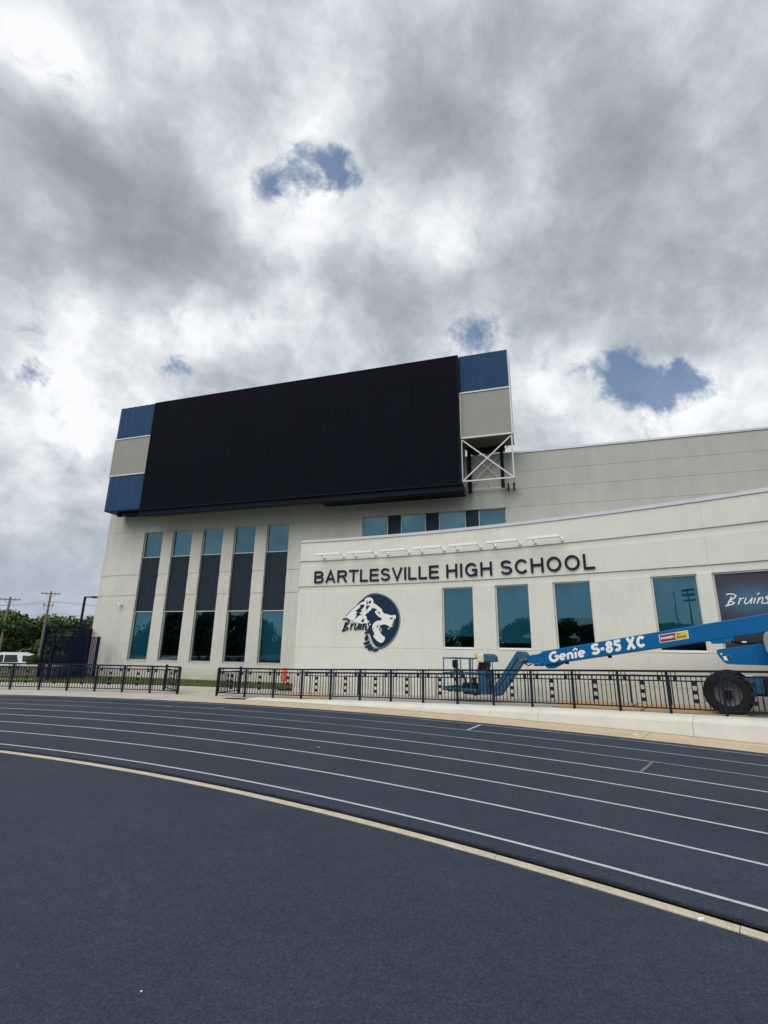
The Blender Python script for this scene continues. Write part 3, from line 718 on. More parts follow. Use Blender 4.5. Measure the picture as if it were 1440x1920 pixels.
NAVY = [[(565, 385), (545, 430), (552, 480), (582, 488), (568, 440)], smooth([(598, 415), (650, 402), (645, 445), (602, 478), (585, 450)], 1), [(545, 500), (572, 512), (632, 515), (590, 550), (548, 612), (538, 560)],
        [(405, 500), (450, 480), (512, 500), (490, 540), (440, 592), (430, 618), (476, 625), (405, 660), (418, 688), (476, 706), (408, 712), (368, 740), (300, 798), (345, 712), (325, 680), (355, 660), (342, 632), (308, 620), (368, 582), (420, 540)],
        [(768, 640), (830, 652), (832, 698), (800, 668)], [(1030, 790), (1062, 768), (1102, 772), (1082, 800), (1050, 802)], [(1125, 790), (1140, 800), (1112, 880), (1085, 950), (1070, 925), (1095, 880)],
        [(820, 900), (770, 940), (776, 1000), (792, 950)], [(690, 968), (720, 985), (690, 998)], [(440, 840), (470, 795), (500, 835), (470, 870)],
        [(510, 1090), (552, 1042), (600, 1040), (640, 1030), (700, 1060), (732, 1128), (690, 1110), (645, 1085), (575, 1085), (530, 1135), (548, 1095)],
        [(830, 950), (862, 960), (872, 1040), (850, 1080), (824, 1020)],
        smooth([(522, 1216), (532, 1150), (580, 1108), (612, 1155), (602, 1215), (540, 1244)], 1), smooth([(490, 1290), (556, 1262), (626, 1228), (645, 1268), (586, 1320), (516, 1322)], 1),
        smooth([(516, 1358), (590, 1334), (652, 1298), (674, 1338), (616, 1386), (548, 1392)], 1), smooth([(578, 1432), (636, 1362), (700, 1360), (722, 1396), (664, 1442)], 1), smooth([(682, 1458), (738, 1392), (806, 1380), (816, 1418), (762, 1454)], 1)]
lp('navy_mark', M_logonavy, NAVY, 3)
lp('tooth', M_logogrey, [[(842, 965), (872, 985), (880, 1030), (866, 1072), (848, 1060)], [(985, 1000), (1005, 965), (1050, 985), (1010, 1012)]], 4)
mb = MB()
cx_, cy_ = 800, 830
ring_ = smooth(DISC, 1); ring_ = [(cx_ + (x - cx_) * .972, cy_ + (y - cy_) * .972) for x, y in ring_][2:30]
mb.ribbon(ring_, 9, -.0162, -.008, mp=LG); mb.ribbon([(598, 1140), (625, 1230), (660, 1300), (720, 1365), (790, 1392)], 16, -.0162, -.008, mp=LG)
o = mb.build('inner_outline', M_logogrey); o.parent = emb; o.matrix_parent_inverse = EI
mb = MB(); mb.ribbon([(112, 722), (200, 628), (330, 508), (430, 398)], 9, -.0162, -.003, mp=LG)
script(mb, (35, 1045), 585, -270, 30, -.020, -.003, LG, 0.)
o = mb.build('script_word', M_logonavy); o.parent = emb; o.matrix_parent_inverse = EI

# ------------------------------------------------------------------ white wall wash lights
def make_light():
    t = thing('wall_light', '', 'light', (0, 0, 0), 0, 'white bar lights above the school name')
    b = MB(); b.box(-.61, .61, -.48, -.37, -.05, .035); b.box(-.61, .61, -.46, -.39, .035, .05); b.build('light_bar', M_white, t, bevel=.008)
    for x in (-.385, .61):
        p = MB(); p.box(x - .06, x + .06, -.04, -.002, -.13, .0); p.build('mounting_plate', M_white, t)
        a = MB(); a.tube([(x, -.03, -.07), (x, -.14, -.07), (x + (.0 if x < 0 else -.06), -.42, -.01)], .022, 6); a.build('arm', M_white, t)
    return t
names = ['leftmost', 'second from left', 'third from left', 'middle one', 'third from right', 'second from right', 'rightmost']
proto = make_light(); cm = childmap()
for k in range(7):
    o = proto if k == 0 else copy_tree(proto, cm)
    s = 15.48 + 1.585 * k; o.location = W(s, 0, 6.0); o.rotation_euler = (0, 0, -s / RW)
    o['label'] = 'white bar light, %s of the seven above the school name' % names[k]

# ------------------------------------------------------------------ video board
vb = thing('video_board', 'huge black video scoreboard with blue and grey side panels on the tall block', 'scoreboard', T(4.3, 1.0, 9.8))
VI = Matrix.Translation(-Vector(vb.location))
def Tf(s, off, z): return T(s, off, z)
def vpart(mb, name, m, label=None, bevel=0.):
    o = mb.build(name, m, None, label, bevel=bevel); o.parent = vb; o.matrix_parent_inverse = VI; return o
mb = MB(); nx, nz = 16, 6; x0, x1, z0, z1 = -5.42, 14.13, 9.84, 16.99
mb.box(x0, x1, 1.45, 1.66, z0, z1, Tf)
vpart(mb, 'screen_body', M_blackblue)
mods = MB(); mods_me = None
for i in range(nx):
    for j in range(nz):
        a = x0 + (x1 - x0) * i / nx; b = x0 + (x1 - x0) * (i + 1) / nx; c = z0 + (z1 - z0) * j / nz; d = z0 + (z1 - z0) * (j + 1) / nz
        q = MB().box(a + .003, b - .003, 1.662, 1.70 + random.uniform(-.0008, .0008), c + .003, d - .003, Tf); vpart(q, 'screen_panel', M_screen)
mb = MB(); mb.box(x0 - .07, x0, 1.3, 1.72, z0 - .05, z1 + .06, Tf); mb.box(x1, x1 + .07, 1.3, 1.72, z0 - .05, z1 + .06, Tf); mb.box(x0, x1, 1.3, 1.72, z1, z1 + .06, Tf); mb.box(x0, x1, 1.3, 1.72, z0 - .05, z0, Tf)
vpart(mb, 'screen_frame', M_blackblue)
mb = MB(); mb.box(x0 - .1, 14.3, 1.42, 1.62, 9.47, 9.785, Tf); vpart(mb, 'lower_trim', M_blackblue)
mb = MB(); mb.box(x0 - .06, 14.18, .12, 1.44, 9.80, 17.02, Tf); vpart(mb, 'cabinet', M_under)
mb = MB()
mb.box(6.6, 14.3, .75, .9, 9.42, 9.51, Tf); mb.box(6.6, 14.25, 1.2, 1.35, 9.38, 9.46, Tf); vpart(mb, 'cable_tray', M_black)
def ribbed(s0, s1, z0, z1, n, y=1.5):
    mb = MB(); mb.box(s0, s1, y - .05, y, z0, z1, Tf); p = (s1 - s0) / n
    for i in range(n): a = s0 + p * (i + .1); mb.prism([(a, 0), (a + .06, .035), (a + p * .45 - .06 if p > .3 else a + p * .5, .035), (a + p * .5, 0)], z0 + .01, z1 - .01, lambda x, z, d: Tf(x, y + d, z))
    return mb
L0, L1 = -8.37, -5.60
vpart(ribbed(L0, L1, 14.90, 17.13, 6), 'side_panel', M_blue, 'ribbed blue panel, upper left'); vpart(ribbed(L0, L1, 9.97, 12.26, 6), 'side_panel', M_blue, 'ribbed blue panel, lower left')
vpart(ribbed(14.22, 16.72, 14.90, 17.06, 18), 'side_panel', M_blue, 'finely ribbed blue panel, upper right')
for s0, s1 in ((L0 - .05, L1), (14.20, 16.80)):
    mb = MB(); mb.box(s0 + .06, s1 - .06, 1.47, 1.52, 12.34, 14.82, Tf); vpart(mb, 'mesh_panel', M_mesh)
    mb = MB(); mb.box(s0, s0 + .06, 1.46, 1.56, 12.27, 14.89, Tf); mb.box(s1 - .06, s1, 1.46, 1.56, 12.27, 14.89, Tf); mb.box(s0 + .06, s1 - .06, 1.46, 1.56, 12.27, 12.34, Tf); mb.box(s0 + .06, s1 - .06, 1.46, 1.56, 14.82, 14.89, Tf)
    vpart(mb, 'panel_frame', M_galv)
mb = MB(); mb.box(L0, L1, .15, 1.45, 9.97, 10.03, Tf); mb.box(L0, L0 + .05, .15, 1.45, 10.03, 17.1, Tf); mb.box(L0 + .05, L1, .15, .2, 10.03, 17.1, Tf); vpart(mb, 'left_box', M_blue)
mb = MB(); mb.box(L0 + .75, L0 + .95, 1.05, 1.25, 9.66, 9.97, Tf); mb.box(L0 + .96, L1 + .3, .5, 1.2, 9.80, 9.965, Tf); vpart(mb, 'bracket', M_blackblue)
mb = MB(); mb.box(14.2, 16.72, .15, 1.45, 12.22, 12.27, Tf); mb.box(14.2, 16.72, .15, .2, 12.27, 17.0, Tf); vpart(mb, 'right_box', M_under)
mb = MB(); mb.box(16.73, 16.80, .15, 1.45, 14.89, 17.04, Tf); mb.box(16.73, 16.80, .15, 1.45, 12.22, 14.88, Tf); vpart(mb, 'end_panel', M_galv)
# open braced bay
def br(a, b, r, nm='brace', m=M_galv): vpart(MB().bar(Vector(a), Vector(b), r), nm, m)
F = lambda s, z, o=1.5: T(s, o, z)
br(F(14.24, 9.97), F(14.24, 12.22), .06, 'post'); br(F(16.72, 9.97), F(16.72, 12.22), .06, 'post'); br(F(14.24, 9.99), F(16.72, 9.99), .06, 'rail')
br(F(14.28, 12.2), F(16.68, 10.03), .055); br(F(14.28, 10.03), F(16.68, 12.2, 1.46), .055)
br(F(14.2, 9.96, .18), F(14.2, 12.2, .18), .07, 'post'); br(F(16.6, 9.96, .18), F(14.22, 9.96, .18), .035, 'rail')
br(F(14.25, 10., .2), F(16.5, 12.2, .2), .03); br(F(14.25, 12.2, .25), F(16.4, 10., .25), .03)
br(F(16.72, 9.99), F(16.72, 9.99, .2), .05, 'rail'); br(F(14.24, 9.99), F(14.24, 9.99, .2), .05, 'rail'); br(F(15.4, 9.99), F(15.4, 9.99, .2), .03, 'rail')
mb = MB(); mb.box(16.05, 16.22, .42, .6, 9.85, 12.2, Tf); vpart(mb, 'column', M_blackblue)
mb = MB(); mb.box(14.36, 14.55, .3, .45, 9.7, 12.2, Tf); vpart(mb, 'column', M_blackblue)
mb = MB(); mb.box(16.35, 16.42, .1, .5, 9.75, 10.05, Tf); mb.box(16.62, 16.69, .1, .5, 9.75, 10.05, Tf); vpart(mb, 'bracket', M_blackblue)
mb = MB(); mb.box(14.5, 16.3, .0, .25, 11.95, 12.2, Tf); mb.box(14.6, 14.9, -.6, -.2, 11.4, 12.1, Tf); mb.box(15.2, 15.6, -.9, -.3, 11.4, 12.2, Tf); vpart(mb, 'truss', M_black)

# ------------------------------------------------------------------ security camera
t = thing('security_camera', 'small white security camera on the rounded wall corner', 'camera', T(-7.4, 0, 4.3), PH)
MB().box(-.06, .06, -.05, -.003, -.05, .05).build('mount', M_white, t); MB().tube([(0, -.04, 0), (.02, -.2, -.02)], .02).build('arm', M_white, t)
MB().box(-.2, .10, -.27, -.17, -.07, .03).build('camera_body', M_white, t, bevel=.01); MB().box(-.19, -.1, -.275, -.265, -.06, -.01).build('lens', M_black, t)

# ------------------------------------------------------------------ railings
def rail_run(t, arcs, zf, blocks=True):
    """posts at the given arc lengths (on the railing circle); every picket is a part"""
    I = Matrix.Translation(-Vector(t.location))
    def put(mb, name, m=M_rail):
        o = mb.build(name, m); o.parent = t; o.matrix_parent_inverse = I; return o
    A = lambda s, dr, z: pol(RRAIL + dr, s / RRAIL, z)
    pk = MB().box(-.010, .010, -.010, .010, 0, 1.).mesh('picket', M_rail)
    bk = MB().box(-.045, .045, -.02, .02, -.05, .05).mesh('block', M_rail)
    pmesh = MB().box(-.032, .032, -.032, .032, 0, 1.10).mesh('post', M_rail)
    def putm(name, me, s, z, sz=1., dr=0.):
        o = bpy.data.objects.new(name, me); COL.objects.link(o); o.parent = t
        loc = Vector(A(s, dr, z)) - Vector(t.location); o.location = loc; o.rotation_euler = (0, 0, -s / RRAIL); o.scale = (1, 1, sz)
    for s in arcs: putm('post', pmesh, s, zf(s) - .04)
    for a, b in zip(arcs, arcs[1:]):
        za, zb = zf(a), zf(b)
        for dz, r_ in ((1.055, .028), (.93, .020), (.125, .016)):
            n = MB(); p0, p1 = A(a, 0, za + dz), A(b, 0, zb + dz)
            n.box(-.0, 1, -r_, r_, -r_, r_, lambda x, y, z: (p0[0] + (p1[0] - p0[0]) * x + y * math.sin(a / RRAIL), p0[1] + (p1[1] - p0[1]) * x + y * math.cos(a / RRAIL), p0[2] + (p1[2] - p0[2]) * x + z))
            put(n, 'rail')
        L = b - a; N = 10
        for i in range(N):
            s = a + L * (i + .8) / (N + .6); z = zf(s)
            tall = i in (1, N - 2)
            putm('picket', pk, s, z + .12, (.92 if tall else .80))
        for e in (a + .10, b - .10): putm('picket', pk, e, zf(e) + .12, .92)
        for s in (a + .19, b - .19): putm('block', bk, s, zf(s) + .875)
        mid = (a + b) / 2
        for dz in (.745, .535, .325): putm('block', bk, mid, zf(mid) + dz)
la = [-12.25, -10.98, -9.72, -8.45, -7.18, -5.92, -4.65, -3.38, -2.12, -.84, .44, 1.71, 2.99, 4.25, 5.52, 6.78, 8.06, 9.32]
t = thing('railing', 'dark navy picket railing left of the gate gap on the flat apron', 'railing', pol(RRAIL, 4 / RRAIL, 0), 0, 'railings round the track')
rail_run(t, [x for x in la if x > -6], lambda s: 0.)
t = thing('railing', 'dark navy picket railing on the rising kerb wall right of the gate gap', 'railing', pol(RRAIL, 20 / RRAIL, 0), 0, 'railings round the track')
ra = [11.12, 12.38, 13.63, 14.85, 16.07, 17.27, 18.48, 19.69, 20.91, 22.12, 23.33, 24.55, 25.78, 27.0, 28.22, 29.44, 30.66, 31.9]
rail_run(t, ra, lambda s: deckz(s / RRAIL) + .012 if s > 12.3 else .0)
def gate(p, q, label):
    p = Vector(p); q = Vector(q); d = (q - p); L = d.length; d.normalize()
    t = thing('railing_gate', label, 'gate', p, math.atan2(d.y, d.x), 'open gate leaves of the track railing')
    MB().box(-.03, .03, -.03, .03, .06, 1.06).build('gate_post', M_rail, t); MB().box(L - .04, L + .04, -.04, .04, .0, 1.08).build('gate_post', M_rail, t)
    for z in (1.02, .9, .12): MB().box(.03, L - .04, -.018, .018, z - .018, z + .018).build('rail', M_rail, t)
    pk = MB().box(-.01, .01, -.01, .01, .12, .9).mesh('picket', M_rail); bk = MB().box(-.045, .045, -.02, .02, -.05, .05).mesh('block', M_rail)
    n = 8
    for i in range(n): inst('picket', pk, t, (.03 + (L - .07) * (i + 1) / (n + 1), 0, 0))
    for x in (L * .42, L * .58):
        for z in (.75, .54, .33): inst('block', bk, t, (x, 0, z))
    return t
gate(pol(RRAIL + .06, 9.32 / RRAIL), (-9.55, 22.85, 0), 'navy gate leaf swung open behind the left railing end')
gate(pol(RRAIL + .06, 11.12 / RRAIL), (-6.0, 21.95, 0), 'navy gate leaf swung open behind the right railing end')

# slim handrail close to the curved wall
hr = thing('handrail', 'slim dark handrail on thin posts along the foot of the curved wall', 'railing', pol(43.7, .5, 0))
HI = Matrix.Translation(-Vector(hr.location))
def hput(mb, n, m=M_rail):
    o = mb.build(n, m, smooth=False); o.parent = hr; o.matrix_parent_inverse = HI
ha = [14.8 + 1.118 * k for k in range(15)]
for s in ha: a = s / 43.7; z = deckz(a); hput(MB().tube([pol(43.7, a, z - .02), pol(43.7, a, z + .86)], .018, 6), 'post')
for dz in (.87, .72):
    hput(MB().tube([pol(43.7, (14.5 + .5 * k) / 43.7, deckz((14.5 + .5 * k) / 43.7) + dz) for k in range(35)], .019, 6), 'rail')

# orange cloth hung on the handrail, small box
t = tag(None or (lambda: None)() or MB().build('x', M_orange), 'bright orange cloth hanging at the corner of the curved wall behind the railing', 'cloth') if False else None
mb = MB(); n = 12; vs = []; fs = []
prof = [(0, .03), (.06, .09), (.16, .13), (.24, .10), (.36, .13), (.50, .11), (.56, .05)]
for j, (dz, wd) in enumerate(prof):
    for i in range(n):
        a = 2 * PI * i / n; rr = wd * (1 + .25 * math.sin(3 * a + j)); vs.append((rr * math.cos(a), .07 * math.sin(a) * (1 + .3 * math.cos(2 * a)), -dz))
for j in range(len(prof) - 1):
    for i in range(n): fs.append((j * n + i, j * n + (i + 1) % n, (j + 1) * n + (i + 1) % n, (j + 1) * n + i))
fs += [tuple(range(n)), tuple(range((len(prof) - 1) * n, len(prof) * n))]
mb.add(vs, fs); o = mb.build('orange_cloth', M_orange, smooth=True); o.location = pol(43.7, 13.52 / 43.7, 1.02); o.rotation_euler = (0, 0, -.3)
tag(o, 'bright orange cloth hanging in front of the corner of the curved wall', 'cloth')
t = MB().box(-.07, .07, -.05, .05, 0, .07).build('small_box', M_white, bevel=.01); t.location = pol(43.7, 27.25 / 43.7, deckz(27.25 / 43.7) + .89)
tag(t, 'small white box sitting on the slim handrail by the curved wall', 'box')
# post carrying the cloth
t = MB().tube([pol(43.7, 13.52 / 43.7, -.02), pol(43.7, 13.52 / 43.7, 1.03)], .02, 8).build('stake', M_black); tag(t, 'thin dark stake holding the orange cloth by the wall corner', 'stake')

# plywood sheets on the walkway
def ply(s, R, w_, l_, lab, dz=.02, rot=0.):
    a = s / R; mb = MB(); mb.box(-l_ / 2, l_ / 2, -w_ / 2, w_ / 2, 0, .02)
    o = mb.build('plywood_sheet', M_ply); o.location = pol(R, a, deckz(a) + dz)
    sl = (deckz((s + 1) / R) - deckz((s - 1) / R)) / 2
    o.rotation_euler = (0, -math.atan(sl), -a + rot); tag(o, lab, 'plywood', 'plywood sheets laid on the walkway')
ply(14.9, 42.2, 1.1, 2.35, 'plywood sheet lying behind the railing near the wall corner', .012, .02)
ply(25.5, 42.15, 1.15, 2.4, 'tan plywood sheet left of the lift wheel', .014, -.02); ply(27.95, 42.15, 1.15, 2.35, 'brown plywood sheet right under the lift wheel', .014, .03)
ply(25.9, 43.45, 1.0, 2.4, 'plywood sheet against the wall left of the lift wheel', .014); ply(28.4, 43.45, 1.0, 2.4, 'plywood sheet against the wall behind the lift wheel', .016)

# ------------------------------------------------------------------ boom lift
LPH = -.64204; LA = Vector((3.25, 18.10, 0)); ls0 = 8.7; lz0 = .44
lift = thing('boom_lift', 'blue telescopic boom lift with its basket lowered, parked between railing and curved wall', 'boom lift',
             (LA.x + math.cos(LPH) * ls0, LA.y + math.sin(LPH) * ls0, lz0), LPH)
def lf(x, y, z): return (x - ls0, y, z - lz0)
def lpart(mb, name, m, label=None, bevel=0., parent=None, smooth=False): return mb.build(name, m, parent or lift, label, smooth, bevel)
# boom sections
bz = lambda x: 1.905 + (x - 2.52) * .1755
lo = lambda x: 1.475 + (x - 2.52) * .1695
boom = lpart(MB().prism([(2.50, bz(2.5)), (2.60, lo(2.6)), (10.6, lo(10.6)), (10.6, bz(10.6))], -.19, .19, lf), 'boom', M_lift, bevel=.025)
s1 = lpart(MB().prism([(2.38, 1.83), (2.40, 1.50), (2.62, 1.53), (2.56, 1.87)], -.165, .165, lf), 'boom_section', M_lift, bevel=.02)
lpart(MB().prism([(2.16, 1.80), (2.18, 1.51), (2.44, 1.54), (2.42, 1.82)], -.14, .14, lf), 'boom_section', M_lift, bevel=.02)
lpart(MB().prism([(1.86, 1.80), (1.84, 1.50), (2.0, 1.52), (2.20, 1.56), (2.20, 1.76), (2.0, 1.78)], -.11, .11, lf), 'boom_tip', M_lift, bevel=.02)
lpart(MB().prism([(2.52, 1.50), (2.66, 1.375), (2.83, 1.385), (3.2, 1.575), (3.2, 1.62), (2.6, 1.53)], -.10, .10, lf), 'under_bracket', M_lift, bevel=.01)
for x in (3.27, 4.55): lpart(MB().box(x - .05, x + .05, -.12, -.02, lo(x) - .07, lo(x), lf), 'stop_block', M_black, parent=None)
for x in (2.26, 2.42): lpart(MB().box(x - .035, x + .035, -.16, .16, 1.44, 1.51, lf), 'wear_pad', M_liftd)
# jib: a pair of parallel bars
def slab(a, b, wd, y0, y1, name, m, bevel=.015):
    a = Vector(a); b = Vector(b); d = (b - a).normalized(); n = Vector((-d.y, d.x)) * wd / 2
    return lpart(MB().prism([tuple(a + n), tuple(a - n), tuple(b - n), tuple(b + n)], y0, y1, lf), name, m, bevel=bevel)
slab((1.70, 1.83), (.80, .62), .15, -.13, .10, 'jib_bar', M_liftd); slab((1.87, 1.72), (.93, .50), .16, -.15, .12, 'jib_bar', M_liftd)
lpart(MB().prism([(1.60, 1.80), (1.68, 1.90), (1.90, 1.89), (2.0, 1.78), (1.98, 1.62), (1.88, 1.56), (1.75, 1.62)], -.17, .17, lf), 'knuckle', M_liftd, bevel=.02)
lpart(MB().prism([(.70, .60), (.74, .46), (.92, .43), (1.0, .52), (.86, .74), (.74, .74)], -.16, .16, lf), 'knuckle', M_liftd, bevel=.02)
for x, z in ((1.84, 1.62), (1.97, 1.66), (.84, .52)):
    lpart(MB().tube([lf(x, -.2, z), lf(x, .2, z)], .045, 12), 'pin', M_rim)
lpart(MB().tube([lf(1.92, -.14, 1.52), lf(2.06, -.2, 1.45), lf(2.18, -.15, 1.52)], .022, 6), 'hose', M_black)
# basket
bk_ = lpart(MB().box(-1.0, .34, -.45, .45, .53, .57, lf), 'basket_floor', M_liftd)
mb = MB()
for y in (-.45, .45): mb.box(-1.0, .34, y - .02, y + .02, .57, .66, lf)
mb.box(-1.02, -.98, -.45, .45, .57, .66, lf)
for x in (-.8, -.5, -.2, .1): mb.box(x - .015, x + .015, -.45, .45, .49, .53, lf)
lpart(mb, 'toe_board', M_liftd, parent=None)
for y in (-.45, .45):
    for x in (-.96, -.40, -.28, .10): lpart(MB().tube([lf(x, y, .57), lf(x, y, 1.62)], .019, 6), 'basket_upright', M_liftd)
for z in (1.62, 1.12):
    lpart(MB().tube([lf(.28, -.45, z), lf(-1.0, -.45, z), lf(-1.0, .45, z), lf(.28, .45, z)], .021, 6), 'basket_rail', M_liftd)
lpart(MB().box(-.70, -.58, -.30, -.05, 1.30, 1.56, lf), 'control_box', M_black, bevel=.02)
lpart(MB().tube([lf(-.62, -.15, 1.5), lf(-.58, -.2, 1.28), lf(-.42, -.1, 1.16), lf(-.35, 0, .9), lf(-.3, 0, .6)], .03, 6), 'hose', M_black)
lpart(MB().tube([lf(-.66, -.2, 1.3), lf(-.72, -.15, 1.0), lf(-.6, -.1, .7)], .025, 6), 'hose', M_black)
for x, y, z, a_, b_, c_ in ((-.15, -.3, .66, .09, .08, .10), (.06, -.25, .70, .07, .08, .14), (-.34, -.2, .62, .06, .1, .06), (.18, -.33, .9, .05, .05, .12)):
    lpart(MB().box(x - a_, x + a_, y - b_, y + b_, z - c_, z + c_, lf), 'tool_box', M_black, bevel=.015)
lpart(MB().tube([lf(.0, -.3, .75), lf(.12, -.34, 1.05), lf(.30, -.33, 1.25), lf(.34, -.3, 1.45)], .022, 6), 'hose', M_rim)
lpart(MB().tube([lf(.55, -.27, 1.3), lf(.68, -.3, 1.1), lf(.70, -.28, .8), lf(.62, -.26, .6)], .018, 6), 'hose', M_black)
for k in range(8): lpart(MB().box(-.9 + k * .16, -.84 + k * .16, -.475, -.465, .575, .63, lf), 'floor_cleat', M_rim)
# machinery column with hood beside the basket
lpart(MB().box(.26, .60, -.25, .2, .46, 1.22, lf), 'support_column', M_liftd, bevel=.02)
lpart(MB().box(-.30, .30, -.30, .3, .44, .50, lf), 'support_foot', M_liftd, bevel=.02)
lpart(MB().box(-.38, .26, -.2, .2, .575, .80, lf), 'tool_tray', M_black, bevel=.03)
lpart(MB().box(.20, .34, -.30, -.1, 1.66, 1.80, lf), 'console', M_yellow, bevel=.02)
lpart(MB().box(.30, .54, -.34, .05, 1.50, 1.79, lf), 'console_cover', M_cream, bevel=.05)
hood = [(.50, 1.80), (.72, 1.78), (.82, 1.70), (.84, 1.52), (.54, 1.52)]
lpart(MB().prism(hood, -.3, .25, lf), 'hood', M_liftd, bevel=.03)
lpart(MB().box(.56, .78, -.31, -.29, 1.36, 1.52, lf), 'vent', M_black)
lpart(MB().box(.26, .56, -.2, .15, 1.20, 1.5, lf), 'motor', M_black, bevel=.03)
lpart(MB().tube([lf(.83, -.28, 1.56), lf(.84, -.28, 1.2), lf(.76, -.28, 1.05)], .018, 6), 'guard_rail', M_liftd)
lpart(MB().tube([lf(.66, -.28, 1.5), lf(.66, -.28, .5)], .02, 6), 'guard_rail', M_liftd)
for z in (1.55, 1.42, 1.3, 1.18): lpart(MB().box(.18, .27, -.31, -.27, z - .02, z + .03, lf), 'label_plate', M_white)
lpart(MB().tube([lf(.5, -.1, 1.2), lf(.62, -.22, .95), (lf(.74, -.18, .7)), lf(.8, -.1, .6)], .02, 6), 'hose', M_black)
lpart(MB().tube([lf(.1, -.1, .8), lf(.2, -.25, 1.0), (lf(.25, -.27, 1.2))], .02, 6), 'hose', M_rim)
# rear arm, cylinder, cowl, chassis
lpart(MB().prism(smooth([(7.27, 2.02), (7.34, 2.045), (7.83, 2.12), (8.25, 2.20), (9.6, 2.3), (9.6, 1.66), (8.29, 1.66), (7.49, 1.66), (7.40, 1.71), (7.29, 1.88)], 1), -.27, -.05, lf), 'riser_arm', M_lift, bevel=.01)
lpart(MB().prism([(7.14, 2.26), (7.70, 2.36), (7.70, 2.20), (7.20, 2.18)], -.2, .0, lf), 'boom_bracket', M_lift, bevel=.01)
lpart(MB().tube([lf(7.60, -.16, 2.245), lf(8.9, -.16, 2.16)], .05, 10), 'hydraulic_cylinder', M_black)
lpart(MB().box(7.86, 7.96, -.222, -.2, 2.215, 2.25, lf), 'label_plate', M_white)
for x, z in ((7.575, 2.245), (7.52, 1.86)): lpart(MB().tube([lf(x, -.31, z), lf(x, 0, z)], .042, 14), 'pin', M_rim); lpart(MB().tube([lf(x, -.316, z), lf(x, -.3, z)], .026, 12), 'pin_cap', M_black)
lpart(MB().prism([(7.395, 1.86), (7.47, 1.87), (7.50, 1.755), (7.42, 1.765)], -.274, -.27, lf), 'label_plate', M_white)
lpart(MB().prism([(7.34, 1.93), (7.40, 1.955), (7.37, 1.89)], -.274, -.27, lf), 'label_plate', M_white)
lpart(MB().prism(smooth([(8.30, 2.36), (8.42, 2.50), (9.9, 2.55), (10.4, 2.3), (10.4, 1.75), (8.6, 1.72), (8.34, 1.90)], 1), -.95, -.30, lf), 'engine_cowl', M_grey, bevel=.02)
lpart(MB().prism([(8.45, 2.42), (9.9, 2.5), (10.5, 2.2), (10.5, 1.75), (8.5, 1.75)], .30, .95, lf), 'engine_cowl', M_grey, bevel=.04)
lpart(MB().prism([(8.40, 2.08), (8.50, 2.10), (8.50, 2.0), (8.42, 1.99)], -.953, -.94, lf), 'label_plate', M_yellow)
lpart(MB().tube([lf(8.9, 0, 1.3), lf(8.9, 0, 1.75)], .55, 24), 'turntable', M_black)
lpart(MB().box(7.2, 10.6, -.45, .45, .92, 1.34, lf), 'chassis', M_black, bevel=.03)
for x in (7.40, 10.35): lpart(MB().box(x - .09, x + .09, -.72, .72, .86, 1.04, lf), 'axle', M_black)
lpart(MB().box(7.82, 7.97, -.474, -.455, 1.36, 1.41, lf), 'label_plate', M_white)
lpart(MB().box(7.75, 8.15, -.47, -.45, .98, 1.34, lf), 'access_panel', M_liftd)
def wheel(x, y, sgn):
    R = .52; wd = .36
    t_ = MB(); n = 40; prof = [(-.18, .30), (-.175, .40), (-.15, .48), (-.10, R), (.10, R), (.15, .48), (.175, .40), (.18, .30)]
    vs = []; fs = []
    for i in range(n):
        a = 2 * PI * i / n
        for dy, r in prof: vs.append((r * math.cos(a), dy, r * math.sin(a)))
    k = len(prof)
    for i in range(n):
        for j in range(k - 1): a = i * k + j; b = ((i + 1) % n) * k + j; fs.append((a, b, b + 1, a + 1))
    t_.add(vs, fs)
    for i in range(24):
        for sd_ in (-1, 1):
            a = 2 * PI * (i + (.5 if sd_ > 0 else 0)) / 24
            def mp(u, v, w_, a=a, sd_=sd_):
                ang = a + u + v * sd_ * .9; return (w_ * math.cos(ang), v, w_ * math.sin(ang))
            t_.box(-.045, .045, min(0, sd_ * .17), max(0, sd_ * .17), R - .03, R + .022, mp)
    ty = lpart(t_, 'tyre', M_tyre, smooth=False); ty.location = lf(x, y, .50 + lz0 + .02)
    rm = MB(); vs = []; fs = []; rp = [(-.165, .315), (-.175, .30), (-.12, .285), (-.05, .20), (-.05, .13), (-.10, .125), (-.10, .0)]
    for i in range(32):
        a = 2 * PI * i / 32
        for dy, r in rp: vs.append((r * math.cos(a), -dy * sgn, r * math.sin(a)))
    k = len(rp)
    for i in range(32):
        for j in range(k - 1): a = i * k + j; b = ((i + 1) % 32) * k + j; fs.append((a, b, b + 1, a + 1))
    rm.add(vs, fs)
    ro = rm.build('rim', M_rim, ty, smooth=False)
    hb = MB(); hb.tube([(0, .10 * sgn, 0), (0, .17 * sgn, 0)], .115, 20)
    for i in range(10): a = 2 * PI * i / 10; hb.tube([(.16 * math.cos(a), .05 * sgn, .16 * math.sin(a)), (.16 * math.cos(a), .075 * sgn, .16 * math.sin(a))], .014, 6)
    hb.build('hub', M_rim, ty)
wheel(7.40, -.52, -1); wheel(10.35, -.52, -1); wheel(7.40, .75, 1); wheel(10.35, .75, 1)
